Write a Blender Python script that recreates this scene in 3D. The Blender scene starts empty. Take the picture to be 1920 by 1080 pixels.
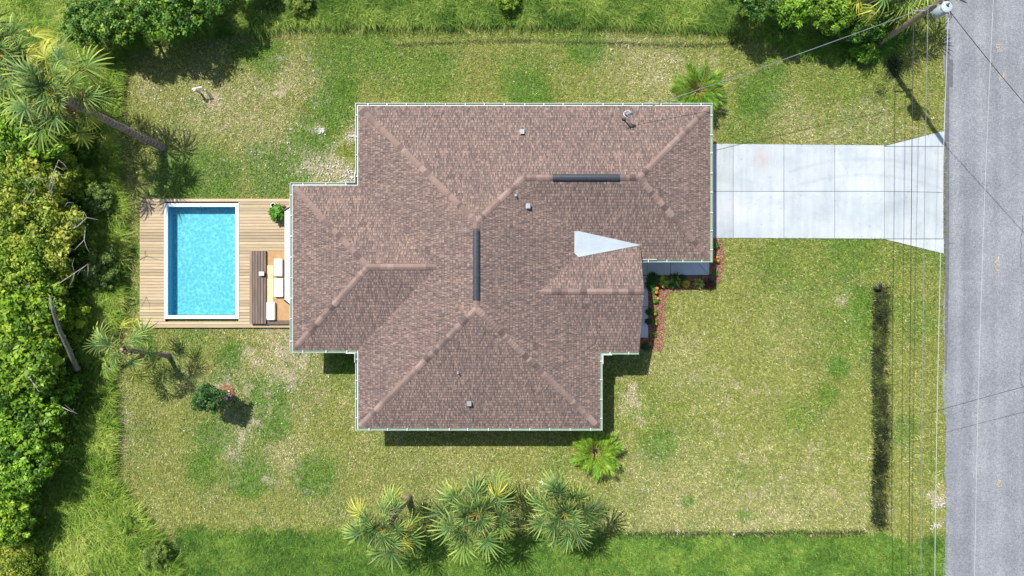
import bpy, math, random
import numpy as np
from mathutils import Vector, Matrix, Quaternion

C = bpy.context.scene.collection
S = bpy.context.scene
random.seed(7)
RNG = np.random.default_rng(11)
PI = math.pi
R = math.radians

# ------------------------------------------------------------------ camera, sky, sun
HC = 38.4                                   # drone height (m); 1 photo pixel = 3 cm on the ground
cam = bpy.data.cameras.new('Camera')
cam.sensor_width = 36.0
cam.lens = 24.0
cam.clip_end = 6000.0
camo = bpy.data.objects.new('Camera', cam)
camo.location = (0, 0, HC)
C.objects.link(camo)
S.camera = camo

SUN = Vector((-0.372, 0.53, 1.0)).normalized()     # towards the sun
w = bpy.data.worlds.new('World')
S.world = w
w.use_nodes = True
nt = w.node_tree
sky = nt.nodes.new('ShaderNodeTexSky')
sky.sky_type = 'NISHITA'
sky.sun_disc = False
sky.sun_elevation = R(57.1)
sky.sun_rotation = R(-35.0)
bg = nt.nodes['Background']
bg.inputs['Strength'].default_value = 0.105
nt.links.new(sky.outputs['Color'], bg.inputs['Color'])
sl = bpy.data.lights.new('Sun', 'SUN')
sl.energy = 4.6
sl.angle = R(0.53)
sl.color = (1.0, 0.965, 0.90)
so = bpy.data.objects.new('Sun', sl)
so.rotation_euler = (-SUN).to_track_quat('-Z', 'Y').to_euler()
so.location = (-20, 30, 60)
C.objects.link(so)
S.view_settings.view_transform = 'Standard'
S.view_settings.look = 'None'
S.view_settings.exposure = 0.36
S.view_settings.gamma = 1.0
S.cycles.max_bounces = 8
S.cycles.transparent_max_bounces = 12

# ------------------------------------------------------------------ helpers
def W(px, py, z=0.0):
    """world point whose picture lies at photo pixel (px, py) when it stands at height z"""
    k = 0.03 * (1 - z / HC)
    return ((px - 960) * k, (540 - py) * k, z)

def tag(o, label=None, cat=None, group=None, kind=None):
    if label: o['label'] = label
    if cat: o['category'] = cat
    if group: o['group'] = group
    if kind: o['kind'] = kind
    return o

def thing(name, label, cat, loc=(0, 0, 0), rz=0.0, group=None, scale=None):
    o = bpy.data.objects.new(name, None)
    o.empty_display_size = 0.2
    o.location = loc
    o.rotation_euler = (0, 0, rz)
    if scale: o.scale = (scale, scale, scale)
    C.objects.link(o)
    return tag(o, label, cat, group)

def put(name, me, parent=None, mat=None, loc=(0, 0, 0), rot=(0, 0, 0), scale=None):
    o = bpy.data.objects.new(name, me)
    o.location = loc
    o.rotation_euler = rot
    if scale: o.scale = scale if hasattr(scale, '__len__') else (scale,) * 3
    if parent: o.parent = parent
    if mat and len(me.materials) == 0: me.materials.append(mat)
    C.objects.link(o)
    return o

def np_mesh(name, V, F, col=None, smooth=False):
    V = np.asarray(V, np.float32); F = np.asarray(F, np.int32)
    me = bpy.data.meshes.new(name)
    me.vertices.add(len(V)); me.vertices.foreach_set('co', V.ravel())
    m, k = F.shape
    me.loops.add(m * k); me.loops.foreach_set('vertex_index', F.ravel())
    me.polygons.add(m); me.polygons.foreach_set('loop_start', np.arange(0, m * k, k, dtype=np.int32))
    if smooth: me.polygons.foreach_set('use_smooth', np.ones(m, bool))
    me.update(calc_edges=True)
    if col is not None:
        col = np.asarray(col, np.float32)
        if col.shape[1] == 3: col = np.concatenate([col, np.ones((len(col), 1), np.float32)], 1)
        a = me.color_attributes.new('tint', 'FLOAT_COLOR', 'POINT')
        a.data.foreach_set('color', col.ravel())
    return me

class MB:
    """collects shapes for ONE mesh; every face may carry a tint"""
    def __init__(s): s.V = []; s.F = []; s.T = []
    def add(s, vs, fs, t=(1, 1, 1)):
        b = len(s.V); s.V += [tuple(v) for v in vs]; s.T += [t] * len(vs)
        s.F += [tuple(i + b for i in f) for f in fs]
    def box(s, c, d, rz=0.0, t=(1, 1, 1)):
        x, y, z = d[0] / 2, d[1] / 2, d[2] / 2
        vs = [(-x, -y, -z), (x, -y, -z), (x, y, -z), (-x, y, -z), (-x, -y, z), (x, -y, z), (x, y, z), (-x, y, z)]
        cr, sr = math.cos(rz), math.sin(rz)
        vs = [(c[0] + a * cr - b * sr, c[1] + a * sr + b * cr, c[2] + e) for a, b, e in vs]
        s.add(vs, [(0, 3, 2, 1), (4, 5, 6, 7), (0, 1, 5, 4), (1, 2, 6, 5), (2, 3, 7, 6), (3, 0, 4, 7)], t)
    def b2(s, x0, x1, y0, y1, z0, z1, t=(1, 1, 1)):
        s.box(((x0 + x1) / 2, (y0 + y1) / 2, (z0 + z1) / 2), (abs(x1 - x0), abs(y1 - y0), abs(z1 - z0)), 0, t)
    def prism(s, poly, z0, z1, t=(1, 1, 1)):
        n = len(poly)
        vs = [(p[0], p[1], z0) for p in poly] + [(p[0], p[1], z1) for p in poly]
        s.add(vs, [tuple(range(n - 1, -1, -1)), tuple(range(n, 2 * n))] + [(i, (i + 1) % n, n + (i + 1) % n, n + i) for i in range(n)], t)
    def tube(s, pts, rad, n=8, t=(1, 1, 1), cap=True):
        pts = [Vector(p) for p in pts]
        if not hasattr(rad, '__len__'): rad = [rad] * len(pts)
        vs = []; fs = []; m = len(pts)
        up = Vector((0, 0, 1))
        d0 = (pts[1] - pts[0]).normalized()
        if abs(d0.dot(up)) > 0.95: up = Vector((1, 0, 0))
        a = d0.cross(up).normalized()
        for i, p in enumerate(pts):
            d = (pts[min(i + 1, m - 1)] - pts[max(i - 1, 0)]).normalized()
            a = (a - d * a.dot(d)).normalized()
            b = d.cross(a)
            for k in range(n):
                q = 2 * PI * k / n
                vs.append(p + (a * math.cos(q) + b * math.sin(q)) * rad[i])
        for i in range(m - 1):
            for k in range(n):
                fs.append((i * n + k, i * n + (k + 1) % n, (i + 1) * n + (k + 1) % n, (i + 1) * n + k))
        if cap:
            fs.append(tuple(range(n - 1, -1, -1))); fs.append(tuple((m - 1) * n + k for k in range(n)))
        s.add(vs, fs, t)
    def lathe(s, prof, c=(0, 0, 0), n=16, t=(1, 1, 1)):
        vs = []; fs = []
        for r, z in prof:
            for k in range(n):
                q = 2 * PI * k / n
                vs.append((c[0] + r * math.cos(q), c[1] + r * math.sin(q), c[2] + z))
        m = len(prof)
        for i in range(m - 1):
            for k in range(n):
                fs.append((i * n + k, i * n + (k + 1) % n, (i + 1) * n + (k + 1) % n, (i + 1) * n + k))
        fs.append(tuple(range(n - 1, -1, -1))); fs.append(tuple((m - 1) * n + k for k in range(n)))
        s.add(vs, fs, t)
    def mesh(s, name, smooth=False, tint=False):
        me = bpy.data.meshes.new(name)
        me.from_pydata([tuple(v) for v in s.V], [], s.F)
        if smooth: me.shade_smooth()
        if tint:
            a = me.color_attributes.new('tint', 'FLOAT_COLOR', 'POINT')
            a.data.foreach_set('color', np.concatenate([np.array(s.T, np.float32), np.ones((len(s.T), 1), np.float32)], 1).ravel())
        me.update()
        return me
    def build(s, name, mat, parent=None, smooth=False, tint=False, bevel=0.0, loc=(0, 0, 0), rot=(0, 0, 0)):
        o = put(name, s.mesh(name, smooth, tint), parent, mat, loc, rot)
        if bevel:
            b = o.modifiers.new('Bevel', 'BEVEL'); b.width = bevel; b.segments = 2; b.limit_method = 'ANGLE'
        return o

# ------------------------------------------------------------------ materials
class NT:
    def __init__(s, name):
        s.m = bpy.data.materials.new(name); s.m.use_nodes = True
        s.t = s.m.node_tree; s.b = s.t.nodes['Principled BSDF']; s.out = s.t.nodes['Material Output']
    def n(s, ty, **kw):
        nd = s.t.nodes.new(ty)
        for k, v in kw.items(): setattr(nd, k, v)
        return nd
    def l(s, a, b): s.t.links.new(a, b)
    def val(s, sock, v):
        if isinstance(v, bpy.types.NodeSocket): s.l(v, sock)
        elif isinstance(v, tuple) and len(v) == 3 and sock.type == 'RGBA': sock.default_value = (*v, 1)
        else: sock.default_value = v
    def math(s, op, a, b=0.0, c=None, clamp=False):
        nd = s.n('ShaderNodeMath', operation=op, use_clamp=clamp)
        s.val(nd.inputs[0], a); s.val(nd.inputs[1], b)
        if c is not None: s.val(nd.inputs[2], c)
        return nd.outputs[0]
    def mix(s, f, a, b, mode='MIX'):
        nd = s.n('ShaderNodeMix', data_type='RGBA', blend_type=mode)
        s.val(nd.inputs[0], f); s.val(nd.inputs[6], a); s.val(nd.inputs[7], b)
        return nd.outputs[2]
    def noise(s, scale, detail=4.0, rough=0.6, vec=None, dist=0.0):
        nd = s.n('ShaderNodeTexNoise')
        nd.inputs['Scale'].default_value = scale; nd.inputs['Detail'].default_value = detail
        nd.inputs['Roughness'].default_value = rough; nd.inputs['Distortion'].default_value = dist
        if vec is not None: s.l(vec, nd.inputs['Vector'])
        return nd.outputs['Fac']
    def ramp(s, f, stops):
        nd = s.n('ShaderNodeValToRGB'); cr = nd.color_ramp
        while len(cr.elements) < len(stops): cr.elements.new(0.5)
        for e, (p, c) in zip(cr.elements, stops):
            e.position = p; e.color = (*c, 1) if len(c) == 3 else c
        s.l(f, nd.inputs[0]); return nd.outputs['Color']
    def pos(s): return s.n('ShaderNodeNewGeometry').outputs['Position']
    def obco(s): return s.n('ShaderNodeTexCoord').outputs['Object']
    def attr(s, name='tint'):
        nd = s.n('ShaderNodeAttribute'); nd.attribute_name = name; return nd.outputs['Color']
    def bump(s, h, dist, strength=1.0):
        nd = s.n('ShaderNodeBump'); nd.inputs['Strength'].default_value = strength; nd.inputs['Distance'].default_value = dist
        s.l(h, nd.inputs['Height']); s.l(nd.outputs['Normal'], s.b.inputs['Normal'])
    def set(s, color=None, rough=0.6, metal=0.0, spec=0.5):
        if color is not None: s.val(s.b.inputs['Base Color'], color)
        s.val(s.b.inputs['Roughness'], rough); s.b.inputs['Metallic'].default_value = metal
        s.b.inputs['Specular IOR Level'].default_value = spec
        return s.m

def plain(name, col, rough=0.5, var=0.12, scale=6.0, metal=0.0, tint=False, bump=0.0, spec=0.5):
    """one colour worn by two scales of noise"""
    k = NT(name); p = k.obco()
    f = k.noise(scale, 5, 0.65, p)
    g = k.noise(scale * 9, 3, 0.6, p)
    h = k.math('ADD', k.math('MULTIPLY', f, 0.7), k.math('MULTIPLY', g, 0.3))
    lo = tuple(c * (1 - 2.2 * var) for c in col); hi = tuple(min(1, c * (1 + 2.2 * var)) for c in col)
    c = k.ramp(h, [(0.3, lo), (0.7, hi)])
    if tint: c = k.mix(1.0, c, k.attr(), 'MULTIPLY')
    if bump: k.bump(g, bump)
    return k.set(c, rough, metal, spec)

def foliage(name, trans=0.3, rough=0.5, spec=0.35, gain=1.0):
    """leaf colour from the mesh, some light let through"""
    k = NT(name)
    c = k.attr()
    f = k.noise(3.0, 2, 0.5, k.pos())
    if trans > .29:
        oi = k.n('ShaderNodeObjectInfo').outputs['Random']
        c = k.mix(1.0, c, k.ramp(oi, [(0.0, (.74, .82, .9)), (.3, (1.0, .97, .9)), (.65, (.85, .98, .8)), (1.0, (1.18, 1.02, .75))]), 'MULTIPLY')
    c2 = k.mix(1.0, c, k.ramp(f, [(0.3, (0.85 * gain,) * 3), (0.7, (1.15 * gain,) * 3)]), 'MULTIPLY')
    k.set(c2, rough, 0, spec)
    tr = k.n('ShaderNodeBsdfTranslucent'); k.l(k.mix(1.0, c2, (1.25, 1.3, 0.6), 'MULTIPLY'), tr.inputs['Color'])
    mx = k.n('ShaderNodeMixShader'); mx.inputs[0].default_value = trans
    k.l(k.b.outputs[0], mx.inputs[1]); k.l(tr.outputs[0], mx.inputs[2]); k.l(mx.outputs[0], k.out.inputs['Surface'])
    return k.m

M = {}
M['leaf'] = foliage('leaf', 0.3)
M['palm_leaf'] = foliage('palm_leaf', 0.14, 0.5, 0.3)
M['blade'] = foliage('grass_blade', 0.25, 0.6, 0.2)
M['white'] = plain('white_paint', (0.78, 0.79, 0.78), 0.45, 0.03)
M['gutter'] = plain('lawn_reflection_green', (0.33, 0.45, 0.33), 0.45, 0.06)  # green reflection of the lawn put into the gutter's base colour
M['fascia'] = plain('white_trim', (0.74, 0.74, 0.70), 0.5, 0.04)
M['stucco'] = plain('stucco', (0.62, 0.58, 0.50), 0.85, 0.05, 3.0, bump=0.004)
M['metal'] = plain('galvanised', (0.42, 0.45, 0.48), 0.38, 0.10, 9.0, metal=0.6)
M['tank'] = plain('grey_enamel', (0.36, 0.41, 0.44), 0.35, 0.06, 4.0)
M['lid'] = plain('pale_enamel', (0.46, 0.52, 0.56), 0.35, 0.05, 6.0)
M['black'] = plain('black_plastic', (0.018, 0.019, 0.022), 0.5, 0.15)
M['vent'] = plain('ridge_vent_plastic', (0.03, 0.038, 0.05), 0.42, 0.2, 12.0)
M['wire'] = plain('cable_black', (0.03, 0.03, 0.032), 0.5, 0.1)
M['alu'] = plain('bare_aluminium', (0.30, 0.32, 0.34), 0.45, 0.14, 3.0, metal=0.3)
M['pale'] = plain('bleached_cable', (0.50, 0.52, 0.52), 0.5, 0.1, 3.0)
M['ceramic'] = plain('porcelain', (0.20, 0.22, 0.26), 0.25, 0.08)
M['pvc'] = plain('white_pvc', (0.72, 0.76, 0.80), 0.35, 0.04)
M['cushion'] = plain('white_cushion', (0.80, 0.80, 0.79), 0.9, 0.03, 4.0, bump=0.003)
M['tan'] = plain('tan_upholstery', (0.44, 0.27, 0.125), 0.85, 0.08, 3.0, bump=0.002)
M['cream'] = plain('cream_upholstery', (0.66, 0.50, 0.29), 0.85, 0.05, 3.0, bump=0.002)
M['awning'] = plain('awning_canvas', (0.80, 0.80, 0.79), 0.8, 0.02, 3.0)
M['glass'] = plain('dark_glass', (0.03, 0.04, 0.05), 0.06, 0.05)
M['soil'] = plain('dark_soil', (0.06, 0.045, 0.03), 0.95, 0.25, 8.0, bump=0.02)
M['stone'] = plain('white_stone', (0.62, 0.60, 0.57), 0.8, 0.12, 20.0)
M['rust'] = plain('terracotta_pot', (0.16, 0.11, 0.09), 0.8, 0.1)
M['orange'] = plain('orange_marking_paint', (0.50, 0.33, 0.18), 0.8, 0.3, 14.0)
M['flower'] = plain('orange_petals', (0.80, 0.20, 0.04), 0.6, 0.12, 30.0)
M['tar'] = plain('tar', (0.07, 0.072, 0.08), 0.7, 0.2, 5.0)
M['darkpatch'] = plain('fresh_asphalt', (0.125, 0.125, 0.14), 0.85, 0.14, 5.0, bump=0.006)

def mk_wood():
    k = NT('deck_boards'); p = k.pos()
    mp = k.n('ShaderNodeMapping'); mp.inputs['Scale'].default_value = (1.2, 22, 22); k.l(p, mp.inputs[0])
    g = k.noise(1.0, 5, 0.6, mp.outputs[0])
    c = k.ramp(g, [(0.3, (0.40, 0.295, 0.170)), (0.5, (0.47, 0.365, 0.225)), (0.72, (0.53, 0.425, 0.27))])
    c = k.mix(1.0, c, k.attr(), 'MULTIPLY'); k.bump(g, 0.004)
    return k.set(c, 0.7)
M['deck'] = mk_wood()
def mk_dwood():
    k = NT('dark_slats'); p = k.pos()
    mp = k.n('ShaderNodeMapping'); mp.inputs['Scale'].default_value = (22, 1.2, 22); k.l(p, mp.inputs[0])
    g = k.noise(1.0, 5, 0.6, mp.outputs[0])
    c = k.ramp(g, [(0.3, (0.115, 0.085, 0.068)), (0.7, (0.235, 0.165, 0.125))])
    c = k.mix(1.0, c, k.attr(), 'MULTIPLY')
    return k.set(c, 0.7)
M['dslat'] = mk_dwood()
def mk_bark(name, a, b, sc=9.0, ring=0.0):
    k = NT(name); p = k.obco()
    g = k.noise(sc, 6, 0.7, p)
    if ring:
        sp = k.n('ShaderNodeSeparateXYZ'); k.l(p, sp.inputs[0])
        wv = k.math('SINE', k.math('MULTIPLY', k.math('ADD', sp.outputs[2], k.math('MULTIPLY', g, 0.12)), ring))
        g = k.math('ADD', k.math('MULTIPLY', g, 0.85), k.math('MULTIPLY', k.math('ADD', wv, 1.0), 0.08))
    c = k.ramp(g, [(0.3, a), (0.7, b)]); k.bump(g, 0.03)
    return k.set(c, 0.9, 0, 0.2)
M['bark'] = mk_bark('grey_bark', (0.09, 0.08, 0.07), (0.34, 0.31, 0.28))
M['palmbark'] = mk_bark('palm_bark', (0.10, 0.073, 0.055), (0.52, 0.40, 0.32), 11.0, 34.0)
M['deadwood'] = mk_bark('bleached_wood', (0.24, 0.22, 0.19), (0.52, 0.49, 0.44), 8.0)
M['pole'] = mk_bark('pole_wood', (0.13, 0.10, 0.065), (0.40, 0.33, 0.235), 14.0)

def mk_shingle():
    k = NT('asphalt_shingles')
    uv = k.n('ShaderNodeUVMap').outputs[0]
    sp = k.n('ShaderNodeSeparateXYZ'); k.l(uv, sp.inputs[0])
    u, v = sp.outputs[0], sp.outputs[1]
    vr = k.math('DIVIDE', v, 0.155)
    row = k.math('FLOOR', vr); fr = k.math('SUBTRACT', vr, row)
    wc = k.math('ADD', k.math('DIVIDE', u, 0.235), k.math('MULTIPLY', row, 37.37))
    vo = k.n('ShaderNodeTexVoronoi', voronoi_dimensions='1D'); k.l(wc, vo.inputs['W'])
    rc = k.n('ShaderNodeSeparateColor'); k.l(vo.outputs['Color'], rc.inputs[0])
    c = k.ramp(rc.outputs[0], [(0.0, (0.112, 0.087, 0.082)), (0.22, (0.155, 0.115, 0.101)), (0.55, (0.204, 0.146, 0.124)),
                               (0.80, (0.248, 0.174, 0.146)), (1.0, (0.335, 0.235, 0.194))])
    big = k.noise(0.35, 3, 0.6, k.pos())
    c = k.mix(1.0, c, k.ramp(big, [(0.3, (0.90, 0.90, 0.92)), (0.7, (1.09, 1.08, 1.06))]), 'MULTIPLY')
    gr = k.noise(60.0, 2, 0.7, k.pos())
    c = k.mix(1.0, c, k.ramp(gr, [(0.25, (0.82, 0.82, 0.82)), (0.75, (1.16, 1.16, 1.16))]), 'MULTIPLY')
    # laminated tabs: every course steps over the one below, random tabs stand prouder
    prof = k.math('SUBTRACT', 1.0, fr)
    tabh = k.math('MULTIPLY', k.math('GREATER_THAN', rc.outputs[1], 0.45), 0.6)
    edge = k.math('GREATER_THAN', fr, 0.20)
    h = k.math('MULTIPLY', k.math('ADD', k.math('MULTIPLY', prof, 0.9), k.math('MULTIPLY', tabh, edge)), 1.0)
    k.bump(h, 0.016)
    lip = k.math('MULTIPLY', k.math('SUBTRACT', 1.0, edge), k.math('GREATER_THAN', rc.outputs[2], 0.5))
    c = k.mix(k.math('MULTIPLY', lip, 0.55), c, (0.052, 0.042, 0.042))      # shadow line at the tabs' lower edges, put into the colour
    return k.set(c, 0.92, 0, 0.25)
M['shingle'] = mk_shingle()
M['cap'] = plain('ridge_cap_shingles', (0.228, 0.161, 0.136), 0.92, 0.08, 14.0, tint=True, bump=0.004, spec=0.25)

def mk_concrete():
    k = NT('driveway_concrete'); p = k.pos()
    f = k.noise(0.55, 6, 0.6, p, 0.6); g = k.noise(28.0, 3, 0.6, p)
    c = k.ramp(f, [(0.28, (0.40, 0.445, 0.475)), (0.5, (0.465, 0.505, 0.535)), (0.72, (0.51, 0.54, 0.555))])
    c = k.mix(1.0, c, k.ramp(g, [(0.3, (0.95,) * 3), (0.7, (1.04,) * 3)]), 'MULTIPLY')
    mp = k.n('ShaderNodeMapping'); mp.inputs['Scale'].default_value = (3.2, 0.25, 1); k.l(p, mp.inputs[0])
    st = k.noise(1.0, 3, 0.5, mp.outputs[0])
    c = k.mix(1.0, c, k.ramp(st, [(0.35, (0.93, 0.945, 0.955)), (0.6, (1.03, 1.03, 1.02))]), 'MULTIPLY')
    sp = k.n('ShaderNodeSeparateXYZ'); k.l(p, sp.inputs[0])
    def dist(cx, cy, ax=1.0, ay=1.0):
        a = k.math('MULTIPLY', k.math('SUBTRACT', sp.outputs[0], cx), ax); b = k.math('MULTIPLY', k.math('SUBTRACT', sp.outputs[1], cy), ay)
        return k.math('SQRT', k.math('ADD', k.math('MULTIPLY', a, a), k.math('MULTIPLY', b, b)))
    n2 = k.noise(1.7, 4, 0.6, p)
    for cy in (745, 715):                                        # tyre arcs turning in from the road
        d = k.math('ABSOLUTE', k.math('SUBTRACT', dist((1620 - 960) * .03, (540 - cy) * .03), 12.5))
        f2 = k.math('MULTIPLY', k.math('SUBTRACT', 1.0, k.math('DIVIDE', d, 0.16), clamp=True), k.math('MULTIPLY', k.math('GREATER_THAN', sp.outputs[0], 15.6), 0.45))
        c = k.mix(k.math('MULTIPLY', f2, n2), c, (0.29, 0.315, 0.33))
    d = dist((1428 - 960) * .03, (540 - 298) * .03, 1.0, 0.8)    # reddish spill
    f3 = k.math('MULTIPLY', k.math('SUBTRACT', 1.0, k.math('DIVIDE', d, 0.75), clamp=True), k.math('MULTIPLY', n2, 0.75))
    c = k.mix(f3, c, (0.44, 0.30, 0.29))
    c = k.mix(1.0, c, k.attr(), 'MULTIPLY')
    sm = k.noise(0.8, 5, 0.6, p, 0.3)
    c = k.mix(1.0, c, k.ramp(sm, [(0.32, (0.90, 0.91, 0.92)), (0.55, (1.0, 1.0, 1.0))]), 'MULTIPLY')
    sp2 = k.noise(6.0, 3, 0.8, p)
    c = k.mix(1.0, c, k.ramp(sp2, [(0.30, (0.70, 0.71, 0.72)), (0.37, (1.0, 1.0, 1.0))]), 'MULTIPLY')
    k.bump(g, 0.002)
    return k.set(c, 0.85, 0, 0.3)
M['concrete'] = mk_concrete()
M['walk'] = plain('walkway_concrete', (0.60, 0.63, 0.64), 0.85, 0.04, 2.0)

def mk_road():
    k = NT('old_asphalt'); p = k.pos()
    a = k.noise(14.0, 4, 0.75, p); b = k.noise(48.0, 2, 0.7, p); f = k.noise(0.45, 5, 0.6, p)
    h = k.math('ADD', k.math('MULTIPLY', a, 0.55), k.math('MULTIPLY', b, 0.45))
    c = k.ramp(h, [(0.33, (0.105, 0.110, 0.118)), (0.47, (0.215, 0.224, 0.237)), (0.56, (0.285, 0.297, 0.312)), (0.68, (0.46, 0.475, 0.49))])
    c = k.mix(1.0, c, k.ramp(f, [(0.3, (0.83, 0.83, 0.85)), (0.7, (1.10, 1.10, 1.11))]), 'MULTIPLY')
    mp = k.n('ShaderNodeMapping'); mp.inputs['Scale'].default_value = (1.15, 0.03, 1); k.l(p, mp.inputs[0])
    t = k.noise(1.0, 3, 0.5, mp.outputs[0])
    c = k.mix(1.0, c, k.ramp(t, [(0.35, (0.85, 0.85, 0.87)), (0.62, (1.08, 1.08, 1.08))]), 'MULTIPLY')
    k.bump(h, 0.01)
    return k.set(c, 0.85, 0, 0.3)
M['road'] = mk_road()

def mk_ground():
    k = NT('lawn_ground'); p = k.pos()
    at = k.n('ShaderNodeAttribute'); at.attribute_name = 'tint'
    sp = k.n('ShaderNodeSeparateColor'); k.l(at.outputs['Color'], sp.inputs[0])
    f = k.noise(10.0, 5, 0.75, p); g = k.noise(38.0, 3, 0.7, p)
    h = k.math('ADD', k.math('MULTIPLY', f, 0.5), k.math('MULTIPLY', g, 0.5))
    olive = k.ramp(h, [(0.35, (0.085, 0.100, 0.020)), (0.52, (0.200, 0.215, 0.052)), (0.66, (0.36, 0.36, 0.12))])
    green = k.ramp(h, [(0.35, (0.030, 0.060, 0.010)), (0.52, (0.075, 0.140, 0.020)), (0.68, (0.15, 0.21, 0.05))])
    sand = k.ramp(h, [(0.35, (0.16, 0.135, 0.085)), (0.5, (0.33, 0.28, 0.19)), (0.64, (0.62, 0.57, 0.48))])
    mud_shade = k.ramp(h, [(0.35, (0.010, 0.010, 0.007)), (0.6, (0.035, 0.032, 0.018)), (0.72, (0.09, 0.085, 0.05))])
    jit = k.math('MULTIPLY', k.math('SUBTRACT', k.noise(2.6, 4, 0.7, p), 0.5), 0.9)
    def m(ch): return k.math('ADD', ch, k.math('MULTIPLY', jit, k.math('MULTIPLY', ch, k.math('SUBTRACT', 1.6, ch))), clamp=True)
    c = k.mix(m(sp.outputs[0]), olive, green)
    c = k.mix(m(sp.outputs[1]), c, sand)
    c = k.mix(m(sp.outputs[2]), c, mud_shade)
    k.bump(h, 0.03)
    return k.set(c, 0.95, 0, 0.15)
M['ground'] = mk_ground()
def mk_mulch():
    k = NT('red_mulch'); p = k.pos()
    mp = k.n('ShaderNodeMapping'); mp.inputs['Scale'].default_value = (1, 1, 1); k.l(p, mp.inputs[0])
    f = k.noise(22.0, 4, 0.75, p)
    c = k.ramp(f, [(0.35, (0.09, 0.038, 0.024)), (0.5, (0.26, 0.115, 0.07)), (0.66, (0.48, 0.28, 0.20))])
    k.bump(f, 0.03)
    return k.set(c, 0.95, 0, 0.15)
M['mulch'] = mk_mulch()
M['chip'] = foliage('mulch_chip', 0.0, 0.9, 0.15)

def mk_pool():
    k = NT('pool_ripple_light'); p = k.pos()
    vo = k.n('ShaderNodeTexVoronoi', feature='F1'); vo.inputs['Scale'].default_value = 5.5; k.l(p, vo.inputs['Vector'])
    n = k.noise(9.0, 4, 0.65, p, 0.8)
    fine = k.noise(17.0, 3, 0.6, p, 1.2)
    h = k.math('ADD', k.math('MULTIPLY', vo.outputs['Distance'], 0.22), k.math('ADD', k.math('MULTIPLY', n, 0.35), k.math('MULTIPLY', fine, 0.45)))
    c = k.ramp(h, [(0.36, (0.145, 0.37, 0.43)), (0.5, (0.205, 0.46, 0.515)), (0.64, (0.43, 0.66, 0.68))])  # rippling light on the pool floor painted in as pale mottling
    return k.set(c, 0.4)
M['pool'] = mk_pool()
M['poolwall'] = plain('pool_wall_tile', (0.10, 0.42, 0.66), 0.4, 0.08, 10.0)
def mk_water():
    k = NT('pool_water'); p = k.pos()
    n = k.noise(5.0, 4, 0.6, p, 0.6)
    gl = k.n('ShaderNodeBsdfGlossy'); gl.inputs['Roughness'].default_value = 0.06
    tr = k.n('ShaderNodeBsdfTransparent'); tr.inputs['Color'].default_value = (0.62, 0.93, 0.98, 1)
    bp = k.n('ShaderNodeBump'); bp.inputs['Distance'].default_value = 0.02; k.l(n, bp.inputs['Height'])
    k.l(bp.outputs[0], gl.inputs['Normal'])
    fr = k.n('ShaderNodeFresnel'); fr.inputs['IOR'].default_value = 1.33; k.l(bp.outputs[0], fr.inputs['Normal'])
    mx = k.n('ShaderNodeMixShader'); k.l(fr.outputs[0], mx.inputs[0]); k.l(tr.outputs[0], mx.inputs[1]); k.l(gl.outputs[0], mx.inputs[2])
    k.l(mx.outputs[0], k.out.inputs['Surface'])
    return k.m
M['water'] = mk_water()
M['coping'] = plain('white_coping', (0.74, 0.78, 0.82), 0.5, 0.03, 4.0)

# ------------------------------------------------------------------ noise and lawn maps (ground pixels)
def vnoise(x, y, seed=0):
    rs = np.random.default_rng(seed); T = rs.random((256, 256)).astype(np.float32)
    xi = np.floor(x).astype(int); yi = np.floor(y).astype(int); fx = x - xi; fy = y - yi
    fx = fx * fx * (3 - 2 * fx); fy = fy * fy * (3 - 2 * fy)
    g = lambda a, b: T[a % 256, b % 256]
    return (g(xi, yi) * (1 - fx) + g(xi + 1, yi) * fx) * (1 - fy) + (g(xi, yi + 1) * (1 - fx) + g(xi + 1, yi + 1) * fx) * fy
def fbm(x, y, seed=0, o=4):
    s = 0; a = 1.0; t = 0
    for i in range(o):
        s = s + a * vnoise(x * 2 ** i, y * 2 ** i, seed + i); t += a; a *= 0.55
    return s / t
def sstep(a, b, x):
    t = np.clip((x - a) / (b - a), 0, 1); return t * t * (3 - 2 * t)

LEFT_Y = [0, 60, 100, 140, 200, 260, 330, 400, 470, 540, 600, 640, 700, 800, 900, 945, 1000, 1040, 1080, 1200]
LEFT_X = [300, 245, 228, 226, 222, 215, 222, 232, 236, 232, 222, 212, 208, 212, 212, 240, 292, 325, 335, 340]
TOP_X = [150, 230, 260, 330, 420, 480, 560, 700, 900, 1100, 1200, 1300, 1390, 1450, 1520, 1580, 1650, 1700, 1735, 1800]
TOP_Y = [160, 110, 82, 70, 64, 60, 50, 47, 45, 44, 47, 52, 60, 84, 104, 112, 108, 78, 40, 20]
GREEN = [(470, 890, 46, 1), (592, 890, 44, .9), (640, 175, 40, .9), (610, 220, 45, .9), (575, 275, 45, .8), (560, 315, 40, .8), (495, 300, 34, .8),
         (510, 330, 50, .7), (400, 330, 60, .8), (330, 345, 60, .7), (505, 105, 40, .8), (700, 100, 60, .6), (620, 100, 50, .6), (800, 140, 70, .5), (433, 662, 26, .9),
         (505, 742, 34, .8), (400, 820, 34, .7), (380, 880, 40, .7), (515, 798, 34, .8), (450, 100, 30, .5), (240, 560, 30, .6), (250, 470, 24, .7), (980, 150, 60, .5),
         (1100, 90, 36, .7), (1000, 180, 40, .6), (1420, 180, 40, .7), (1400, 230, 60, .4), (1450, 130, 30, .5), (300, 700, 40, .3), (560, 640, 30, .4), (640, 680, 30, .9),
         (1480, 470, 90, .25), (1600, 470, 50, .3), (1720, 600, 50, .4), (1570, 690, 20, .9), (1550, 740, 26, .6), (1500, 780, 40, .4), (1290, 940, 12, 1), (1395, 965, 14, .8),
         (1380, 890, 30, .3), (1700, 800, 30, .4), (420, 690, 30, .5), (360, 640, 40, .4), (270, 640, 24, .8), (1230, 830, 40, .5), (1620, 590, 50, .4), (1610, 560, 30, .3), (700, 700, 20, .6)]
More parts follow.
